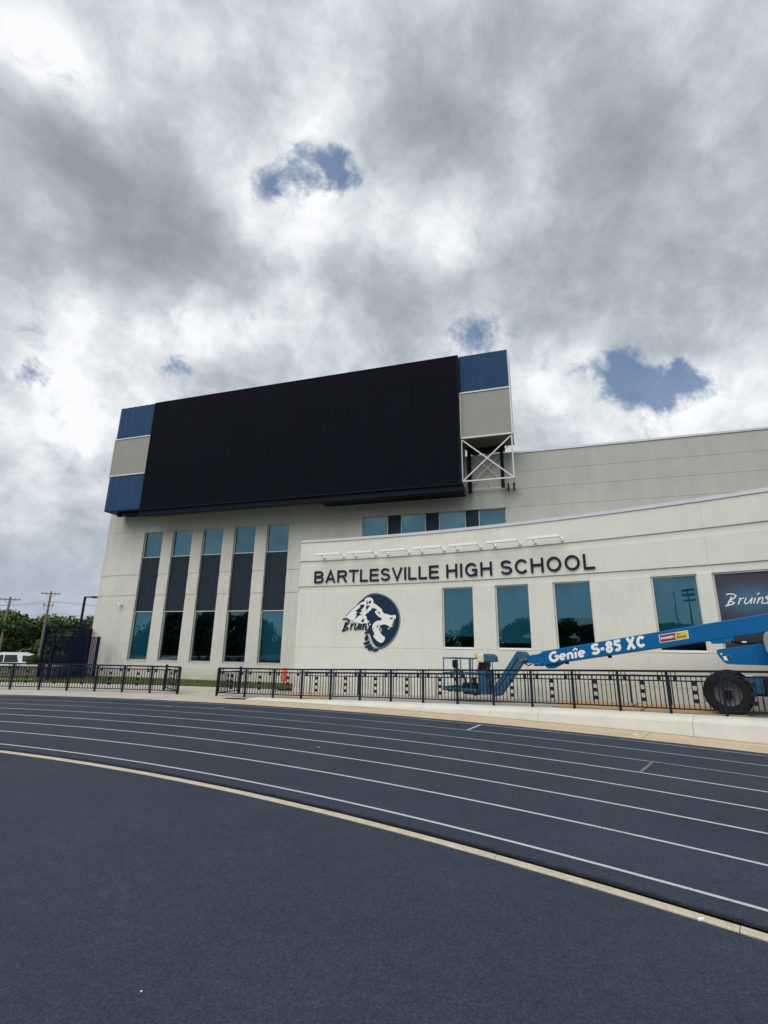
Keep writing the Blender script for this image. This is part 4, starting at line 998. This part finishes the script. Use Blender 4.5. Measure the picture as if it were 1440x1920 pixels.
# lettering on the boom
BG = glyphs(.26)
def boommap(y0):
    ang = math.atan(.1755); ca, sa = math.cos(ang), math.sin(ang)
    def f(x, y, z): return lf(2.5 + x * ca - z * sa * 0 , y0 + y, 1.475 + x * sa + z)
    return f
bm_ = boommap(-.19)
mb = MB(); x = 1.60; cap = .335
for c in 'S-85 XC':
    if c == ' ': x += .11; continue
    wd, st = BG[c]
    for j, (pts, cl) in enumerate(st): mb.ribbon([(x + px * cap * 1.04, .065 + pz * cap) for px, pz in pts], .25 * cap, -.004 - .0006 * j, -.001, bool(cl), bm_)
    x += wd * cap * 1.04 + .028
lpart(mb, 'model_lettering', M_white)
mb = MB(); gx0 = .25; H = .315; zb = .055
def gst(pts, wd, cl=False, j=0): mb.ribbon([(gx0 + a * H, zb + b * H) for a, b in pts], wd * H, -.004 - .0006 * j, -.001, cl, bm_)
gst(arc(.55, .48, .42, .40, 55, 335, 20), .25); gst([(.93, .32), (.93, .50), (.62, .50)], .2, j=1)
gst(arc(1.42, .34, .27, .24, 0, 310, 16), .2, j=0); gst([(1.69, .36), (1.18, .33)], .17, j=1)
gst([(1.95, .02), (1.95, .60)], .22); gst([(1.95, .42)] + arc(2.18, .40, .20, .16, 150, 0, 8) + [(2.38, .02)], .22, j=1)
gst([(2.72, .02), (2.72, .60)], .22, j=0); gst([(2.50, .76), (2.72, .93), (2.94, .76)], .13, j=1)
gst(arc(3.30, .34, .28, .25, 0, 310, 16), .2, j=0); gst([(3.58, .36), (3.05, .33)], .17, j=1)
lpart(mb, 'maker_lettering', M_white)
def quad(x0, x1, z0, z1, y0, y1, name, m, poly=None): lpart(MB().prism(poly or [(x0, z0), (x1, z0), (x1, z1), (x0, z1)], y0, y1, bm_), name, m)
quad(3.50, 4.24, .115, .335, -.003, -.001, 'sticker_border', M_white); quad(3.515, 3.93, .13, .32, -.005, -.003, 'sticker_field', M_maroon)
quad(0, 0, 0, 0, -.0065, -.003, 'sticker_arrow', M_yellow, [(3.935, .13), (4.225, .13), (4.225, .32), (3.935, .32), (3.90, .25), (3.90, .20)])
def text_obj(txt, size, x, z, m, name, y=-.008, bold=.0):
    cu = bpy.data.curves.new(name, 'FONT'); cu.body = txt; cu.size = size; cu.offset = bold
    tmp = bpy.data.objects.new(name, cu); COL.objects.link(tmp); bpy.context.view_layer.update()
    me = bpy.data.meshes.new_from_object(tmp.evaluated_get(bpy.context.evaluated_depsgraph_get())); bpy.data.objects.remove(tmp)
    for v in me.vertices: v.co = Vector(bm_(x + v.co.x, y, z + v.co.y))
    me.materials.clear(); me.materials.append(m); o = bpy.data.objects.new(name, me); COL.objects.link(o); o.parent = lift
text_obj('WARREN', .082, 3.53, .20, M_white, 'sticker_lettering', bold=.004); text_obj('CAT', .05, 3.955, .255, M_black, 'sticker_lettering', bold=.002); text_obj('Rental', .085, 3.955, .165, M_black, 'sticker_lettering', bold=.002)

# ------------------------------------------------------------------ far left: gate, fence, pole, stone wall, hedge, cars
def picket_fence(name, pts, h, label, cat, step, wd, m=M_gateblue, z0=.05, post=.05, group=None):
    p0 = Vector(pts[0]); t = thing(name, label, cat, p0, 0, group)
    def put(mb, n): o = mb.build(n, m); o.parent = t; o.matrix_parent_inverse = Matrix.Translation(-p0)
    pk = MB().box(-wd / 2, wd / 2, -wd / 2, wd / 2, z0, h).mesh('picket', m)
    for a, b in zip(pts, pts[1:]):
        a = Vector(a); b = Vector(b); d = b - a; L = d.length; n = max(1, int(L / step)); ang = math.atan2(d.y, d.x)
        for z in (h - .03, .18):
            u = d.normalized()
            put(MB().tube([a + Vector((0, 0, z)), b + Vector((0, 0, z))], .035, 4), 'rail')
        for i in range(1, n):
            q = a + d * i / n - p0; inst('picket', pk, t, q, ang)
        put(MB().box(a.x - post, a.x + post, a.y - post, a.y + post, a.z, a.z + h + .03), 'post')
    b = Vector(pts[-1]); put(MB().box(b.x - post, b.x + post, b.y - post, b.y + post, b.z, b.z + h + .03), 'post')
    return t
picket_fence('steel_gate', [(-17.72, 27.45, 0), (-16.55, 28.55, 0)], 2.28, 'closed navy steel picket gate beside the rounded corner of the tall block', 'gate', .075, .035)
picket_fence('picket_fence', [(-16.55, 28.56, 0), (-17.1, 30.6, 0)], 2.28, 'short run of navy picket fence from the gate back to the wall', 'fence', .30, .035, post=.07)
picket_fence('picket_fence', [(-19.3, 29.0, -.05), (-18.0, 30.5, -.05), (-18.9, 33.2, -.1)], 2.9, 'tall navy picket fence behind the steel gate', 'fence', .085, .035, post=.05)
t = thing('lamp_post', 'slim dark lamp post rising behind the navy fence at the corner of the tall block', 'lamp post', (-23.15, 38.59, -.6))
MB().tube([(0, 0, 0), (0, 0, 6.0)], [.11, .09], 10).build('pole', M_rail, t); MB().tube([(0, 0, 5.98), (.75, -.1, 5.98)], .05, 6).build('arm', M_rail, t); MB().box(.6, 1.1, -.25, .05, 5.9, 6.03).build('lamp_head', M_rail, t)

def on_line(a, b, n): return [a.lerp(b, i / n) for i in range(n + 1)]
sw = thing('stone_wall', 'low rubble stone wall with a pale cap behind the left railing', 'wall', (-22, 31, 0))
a, b = Vector((-29, 27.2, 0)), Vector((-17.6, 32.4, 0)); d = (b - a); L = d.length; d.normalize(); nrm = Vector((d.y, -d.x, 0))
SWI = Matrix.Translation(-Vector(sw.location))
def swp(x, y, z): p = a + d * x + nrm * y; return (p.x, p.y, z)
o = MB().box(0, L, -.3, 0, -.6, .52, swp).build('core', M_stone); o.parent = sw; o.matrix_parent_inverse = SWI
o = MB().box(-.05, L + .05, -.36, .07, .52, .62, swp).build('cap', M_kerb); o.parent = sw; o.matrix_parent_inverse = SWI
mb = MB(); z = -.1; 
while z < .50:
    h = random.uniform(.09, .17); x = random.uniform(0, .1)
    h = min(h, .515 - z)
    while x < L:
        l = random.uniform(.12, .34); dd = random.uniform(.01, .07); e = .012
        mb.box(x + e, x + l - e, .0, dd, z + e, z + h - e, swp); x += l
    z += h
o = mb.build('rubble_stones', M_stone, kind='stuff'); o.parent = sw; o.matrix_parent_inverse = SWI

def leaf_mesh(name, blobs_, n, sz, m, seed, tight=False):
    rnd = random.Random(seed); vs = []; fs = []
    for i in range(n):
        cx, cy, cz, rx, ry, rz = rnd.choices(blobs_, weights=[b_[3] * b_[4] for b_ in blobs_])[0]
        while True:
            u = Vector((rnd.gauss(0, 1), rnd.gauss(0, 1), rnd.gauss(0, 1)))
            if u.length > .01: break
        u.normalize(); r = rnd.uniform(.72, 1.06) if rnd.random() < .75 else rnd.uniform(.3, .8)
        if tight: r = rnd.uniform(.92, 1.05)
        r *= 1 + (.02 if tight else .12) * math.sin(5 * u.x + cx) * math.cos(4 * u.z + cy)
        c = Vector((cx + rx * u.x * r, cy + ry * u.y * r, cz + rz * u.z * r))
        t1 = Vector((rnd.gauss(0, 1), rnd.gauss(0, 1), rnd.gauss(0, 1))).normalized(); t2 = t1.cross(u + Vector((.01, .02, .03))).normalized()
        s_ = sz * rnd.uniform(.6, 1.3); k = len(vs)
        vs += [c - t1 * s_, c + t2 * s_ * .6, c + t1 * s_, c - t2 * s_ * .6]; fs.append((k, k + 1, k + 2, k + 3))
    me = bpy.data.meshes.new(name); me.from_pydata([tuple(v) for v in vs], [], fs); me.materials.append(m); return me
def core_mesh(name, blobs_, m):
    mb = MB()
    for cx, cy, cz, rx, ry, rz in blobs_:
        vs = []; fs = []; nu, nv = 10, 6
        for j in range(1, nv):
            for i in range(nu): th = PI * j / nv; a_ = 2 * PI * i / nu; vs.append((cx + .9 * rx * math.sin(th) * math.cos(a_), cy + .9 * ry * math.sin(th) * math.sin(a_), cz + .9 * rz * math.cos(th)))
        for j in range(nv - 2):
            for i in range(nu): fs.append((j * nu + i, j * nu + (i + 1) % nu, (j + 1) * nu + (i + 1) % nu, (j + 1) * nu + i))
        fs += [tuple(range(nu)), tuple(range((nv - 2) * nu, (nv - 1) * nu))]
        mb.add(vs, fs)
    return mb
def tree(x, y, z, H, Wd, label, m=M_leaf, seed=1, n=6500, group=None, sz=.28, low=.32):
    rnd = random.Random(seed); t = thing('tree', label, 'tree', (x, y, z), 0, group)
    bl = []
    for i in range(15):
        a_ = rnd.uniform(0, 2 * PI); r = rnd.random() ** .5 * Wd * .36; zz = H * rnd.uniform(low, .86); sh = 1 - .55 * max(0, (zz / H - .5)) * 2 * .8
        q = Wd * rnd.uniform(.16, .26)
        bl.append((r * math.cos(a_) * sh, r * math.sin(a_) * sh, zz, q, q, q * rnd.uniform(.7, .95)))
    cr = bpy.data.objects.new('crown', leaf_mesh('crown', bl, n, sz, m, seed)); COL.objects.link(cr); cr.parent = t
    mb = MB(); mb.tube([(0, 0, -.3), (.1, 0, H * .3), (.15, .1, H * .62)], [Wd * .045, Wd * .035, Wd * .012], 8)
    for bx, by, bz_, *_ in bl[:9]: mb.tube([(.08, 0, H * .28), (bx * .5, by * .5, (H * .28 + bz_) / 2), (bx, by, bz_)], [Wd * .02, Wd * .014, Wd * .006], 6)
    mb.build('trunk', M_bark, t); return t
tree(-62, 68, -1.5, 9.8, 9, 'dark dense tree at the left edge behind the utility pole', M_leafd, 3, group=None)
tree(-55.5, 74, -1.5, 7.6, 8, 'mid green tree between the two utility poles', M_leaf, 4)
tree(-51, 79, -1.5, 7.2, 8, 'leafy tree just behind the right utility pole', M_leaf, 5)
tree(-46, 82, -1.5, 7.2, 8, 'green tree behind the navy picket fence', M_leafd, 6)
tree(-66, 92, -1.5, 9.0, 11, 'broad tree farther back beyond the parked car', M_leaf, 8, n=5000, sz=.4)
tree(-52, 60, -1.5, 4.6, 6.5, 'low bushy tree standing in front of the taller trees', M_leaf, 9, n=4500, sz=.2)
# the far side of the field, seen as reflections in the windows
for k, (x, y, H, Wd, mm, lab) in enumerate([
        (-67, -38, 11.5, 8, M_leafd, 'tallest tree across the field, beside a round one'), (-61, -45, 9.0, 8, M_leaf, 'round tree across the field next to the tallest one'),
        (-56.5, -49.5, 8.6, 8, M_leafd, 'dark tree across the field behind the lower floodlight mast'), (-52, -55, 8.2, 8, M_leaf, 'low tree across the field behind the tall floodlight mast'),
        (-46, -60, 8.0, 8, M_leafd, 'tree at the right end of the row across the field'), (-75.5, -9.5, 9.6, 11, M_leafd, 'dense tree across the field at the far left end of the row'),
        (-70.5, -16, 9.2, 11, M_leafd, 'second dense tree from the left end across the field'), (-66.0, -21.5, 9.4, 10, M_leafd, 'third dense tree from the left end across the field')]):
    tree(x, y, -1., H, Wd, lab, mm, 11 + k, n=6500, group='trees across the field', sz=.42, low=.12)
t = thing('floodlight_mast', 'steel floodlight mast with rows of lamps across the field', 'floodlight', (-55.5, -53.4, -1.))
MB().tube([(0, 0, 0), (0, 0, 14.8)], [.22, .12], 10).build('pole', M_black, t)
for z in (12.4, 13.5, 14.3):
    MB().box(-1.3, 1.3, -.06, .06, z, z + .10).build('crossbar', M_black, t)
    for i in range(6): MB().box(-1.25 + i * .45, -.95 + i * .45, -.3, .1, z + .10, z + .45).build('floodlight', M_black, t)
t = thing('mast', 'plain thin mast across the field beside the floodlights', 'mast', (-43.2, -37.6, -.5)); MB().tube([(0, 0, 0), (0, 0, 11.8)], [.12, .08], 8).build('pole', M_black, t)

fw = []
for k in range(30):
    a_ = R_(-160 + 3.4 * k); d_ = 112 + 6 * math.sin(k * 2.1)
    fw.append((math.sin(a_) * d_, math.cos(a_) * d_, 1.0 + .6 * math.sin(k * 1.3), 6., 6., 4.6 + .9 * math.sin(k * 2.7)))
o = bpy.data.objects.new('far_wood', leaf_mesh('far_wood', fw, 26000, .55, M_leafd, 77)); COL.objects.link(o)
tag(o, 'low dark belt of trees far across the field behind the photographer', 'wood', kind='stuff')

def shrub(x, y, z, rx, rz, label, seed):
    t = thing('hedge_shrub', label, 'shrub', (x, y, z), 0, 'clipped round shrubs behind the stone wall')
    bl = [(0, 0, rz * .95, rx, rx, rz)]
    cr = bpy.data.objects.new('foliage', leaf_mesh('foliage', bl, 9000, .026, M_hedge, seed, True)); COL.objects.link(cr); cr.parent = t
    core_mesh('c', bl, M_leafd).build('inner_foliage', M_leafd, t)
hs = [(-22.25 + .56 * k, 32.75 + .25 * k) for k in range(6)]
hl = ['leftmost clipped round shrub, nearest the white car', 'second clipped shrub from the left behind the stone wall', 'clipped round shrub just left of the navy fence', 'clipped shrub behind the left part of the steel gate', 'clipped shrub behind the middle of the steel gate', 'clipped shrub nearest the tall block wall']
for k, (x, y) in enumerate(hs): shrub(x, y, .45, .34 + .03 * (k % 2), .36 + .03 * (k % 3), hl[k], 30 + k)

def car(x, y, z, rz, m, label, sx=1.):
    t = thing('parked_car', label, 'car', (x, y, z), rz, 'cars parked beyond the stone wall')
    body = [(-2.4, .45), (-2.42, .95), (-2.1, 1.06), (-1.25, 1.12), (1.6, 1.14), (2.35, 1.08), (2.42, .5), (2.3, .32), (-2.25, .32)]
    def hull(poly, w0, name, mm, zc=None, par=t):
        mb = MB(); mb.prism(poly, -w0, w0); return mb.build(name, mm, par, bevel=.05)
    hull(body, .93, 'body', m)
    gh_ = [(-1.30, 1.10), (-.55, 1.70), (-.2, 1.76), (1.7, 1.74), (2.05, 1.62), (2.32, 1.10)]
    mb = MB(); n = len(gh_); vs = [(px, -(.90 if pz < 1.2 else .74), pz) for px, pz in gh_] + [(px, (.90 if pz < 1.2 else .74), pz) for px, pz in gh_]
    mb.add(vs, [tuple(range(n)), tuple(reversed(range(n, 2 * n)))] + [(i, (i + 1) % n, (i + 1) % n + n, i + n) for i in range(n)]); mb.build('roof', m, t, bevel=.04)
    def sg(poly, name='side_window'):
        for sgn in (-1, 1):
            mb = MB()
            P_ = [(px, sgn * ((.90 - (pz - 1.10) / .6 * .16) + .006), pz) for px, pz in poly]
            mb.add(P_, [tuple(range(len(P_)))]); mb.build(name, M_glassdark, t)
    sg([(-1.08, 1.16), (-.52, 1.62), (.25, 1.66), (.28, 1.16)]); sg([(.34, 1.16), (.32, 1.66), (1.02, 1.66), (1.18, 1.16)]); sg([(1.42, 1.18), (1.36, 1.62), (1.78, 1.60), (2.05, 1.20)], 'quarter_window')
    mb = MB(); mb.add([(-1.31, -.8, 1.13), (-.58, -.68, 1.69), (-.58, .68, 1.69), (-1.31, .8, 1.13)], [(0, 1, 2, 3)]); mb.build('windscreen', M_glassdark, t)
    for px in (-1.5, 1.5):
        for sgn in (-1, 1):
            wv = MB(); wv.tube([(px, sgn * .72, .34), (px, sgn * .95, .34)], .34, 20); wo_ = wv.build('wheel', M_tyre, t); MB().tube([(px, sgn * .94, .34), (px, sgn * .957, .34)], .2, 16).build('rim', M_rim, wo_)
    for sgn in (-1, 1):
        MB().box(2.36, 2.44, sgn * .7 - .15, sgn * .7 + .15, .85, 1.05).build('tail_lamp', M_red, t); MB().box(-2.45, -2.38, sgn * .65 - .2, sgn * .65 + .2, .75, .9).build('headlight', M_white, t)
        MB().tube([(-.1, sgn * .66, 1.80), (1.6, sgn * .66, 1.79)], .02, 6).build('roof_rail', M_galv, t)
    return t
car(-27.45, 36.9, -.62, .50, M_car, 'white SUV parked beyond the stone wall at the left edge')
car(-31.4, 33.6, -.8, .50, M_carg, 'dark grey car at the left edge in front of the white SUV')

# utility poles with wires
def upole(x, y, z, H, rz, label, trans):
    t = thing('utility_pole', label, 'utility pole', (x, y, z), rz, 'wooden utility poles along the street')
    MB().tube([(0, 0, 0), (0, 0, H)], [.19, .13], 10).build('pole', M_bark, t)
    MB().box(-1.25, 1.25, -.06, .06, H - .42, H - .28).build('crossarm', M_bark, t)
    for sx in (-.7, .7): MB().bar(Vector((0, -.08, H - 1.0)), Vector((sx, -.08, H - .4)), .04).build('brace', M_bark, t)
    for xx in (-1.15, -.55, .55, 1.15): MB().tube([(xx, 0, H - .28), (xx, 0, H - .1)], [.05, .035], 8).build('insulator', M_rim, t)
    if trans:
        MB().box(-1.1, 1.1, -.05, .05, H - 2.6, H - 2.48).build('crossarm', M_bark, t)
        for xx in (-.95, .75, 1.0): MB().tube([(xx, -.1, H - 2.5), (xx, -.1, H - 2.0)], .11, 10).build('switch', M_rim, t)
    else:
        for xx in (-.62, .55): MB().tube([(xx, -.05, H - 2.2), (xx, -.05, H - 1.75)], .07, 8).build('switch', M_rim, t); MB().tube([(xx, 0, H - 2.0), (xx * .9, -.05, H - 2.7), (0, -.1, H - 2.9)], .025, 5).build('cable', M_wire, t)
        MB().box(-.6, .6, -.03, .03, H - 2.15, H - 2.05).build('crossarm', M_bark, t)
    return t
zb_ = -1.5
P1 = (-54.0, 72.0); P2 = (-50.2, 74.9)
upole(P1[0], P1[1], zb_, 9.8 - .15, .35, 'left wooden utility pole with a second lower crossarm', True)
upole(P2[0], P2[1], zb_, 10.85, .35, 'right wooden utility pole beside the navy fence', False)
ws = thing('power_line', 'overhead power wires running right from the utility poles', 'wire', (P2[0], P2[1], 5))
WSI = Matrix.Translation(-Vector(ws.location))
def wire(a_, b_, sag):
    a_ = Vector(a_); b_ = Vector(b_); pts = [a_.lerp(b_, i / 14) - Vector((0, 0, sag * 4 * (i / 14) * (1 - i / 14))) for i in range(15)]
    o = MB().tube(pts, .022, 4).build('wire', M_wire); o.parent = ws; o.matrix_parent_inverse = WSI
for dz, ex in ((7.9, 0), (6.2, 0)):
    for dx in (-1.0, 1.0) if dz > 7 else (0,):
        wire((P1[0] + dx, P1[1], dz - .9 if dz > 7 else 5.3), (P2[0] + dx, P2[1], dz), .15); wire((P2[0] + dx, P2[1], dz), (-5 + dx, 93, dz - .2), .9); wire((P1[0] + dx, P1[1], dz - .9 if dz > 7 else 5.3), (P1[0] - 30, P1[1] - 14, dz - .5), .8)

# small litter and spray marks
def scrap(x, y, z, s_, m, label, cat='litter', name='paper_scrap', th=.012):
    n = 7; mb = MB(); pts = [(s_ * random.uniform(.6, 1) * math.cos(2 * PI * k / n), s_ * .5 * random.uniform(.6, 1) * math.sin(2 * PI * k / n)) for k in range(n)]
    mb.prism(pts, 0, th, lambda px, py, pz: (px, pz, py)); o = mb.build(name, m); o.location = (x, y, z); o.rotation_euler = (0, 0, random.uniform(0, 3)); tag(o, label, cat)
scrap(-4.35, 18.75, .002, .14, M_litter, 'white scrap lying on the apron below the start of the kerb')
scrap(-5.88, 20.3, .002, .10, M_litter, 'small white scrap behind the railing at the gate gap')
scrap(2.46, 4.41, .006, .045, M_litter, 'small white strip beside the inner curb in the foreground', th=.01)
scrap(-1.38, 3.52, .006, .008, M_litter, 'tiny white fleck on the dark foreground surface', th=.006)
scrap(6.2, 12.9, .002, .09, M_litter, 'white fleck on the tan concrete below the kerb wall')
for x, y, l in ((-11.1, 21.8, .22), (-12.0, 21.2, .12)):
    mb = MB(); n = 10; mb.add([(x + l * random.uniform(.5, 1) * math.cos(2 * PI * k / n), y + l * .6 * random.uniform(.4, 1) * math.sin(2 * PI * k / n), .0045) for k in range(n)], [tuple(range(n))]); o = mb.build('spray_mark', M_pink, apr)
for nm in list(bpy.data.meshes):
    if nm.users == 0: bpy.data.meshes.remove(nm)
bpy.context.view_layer.update()
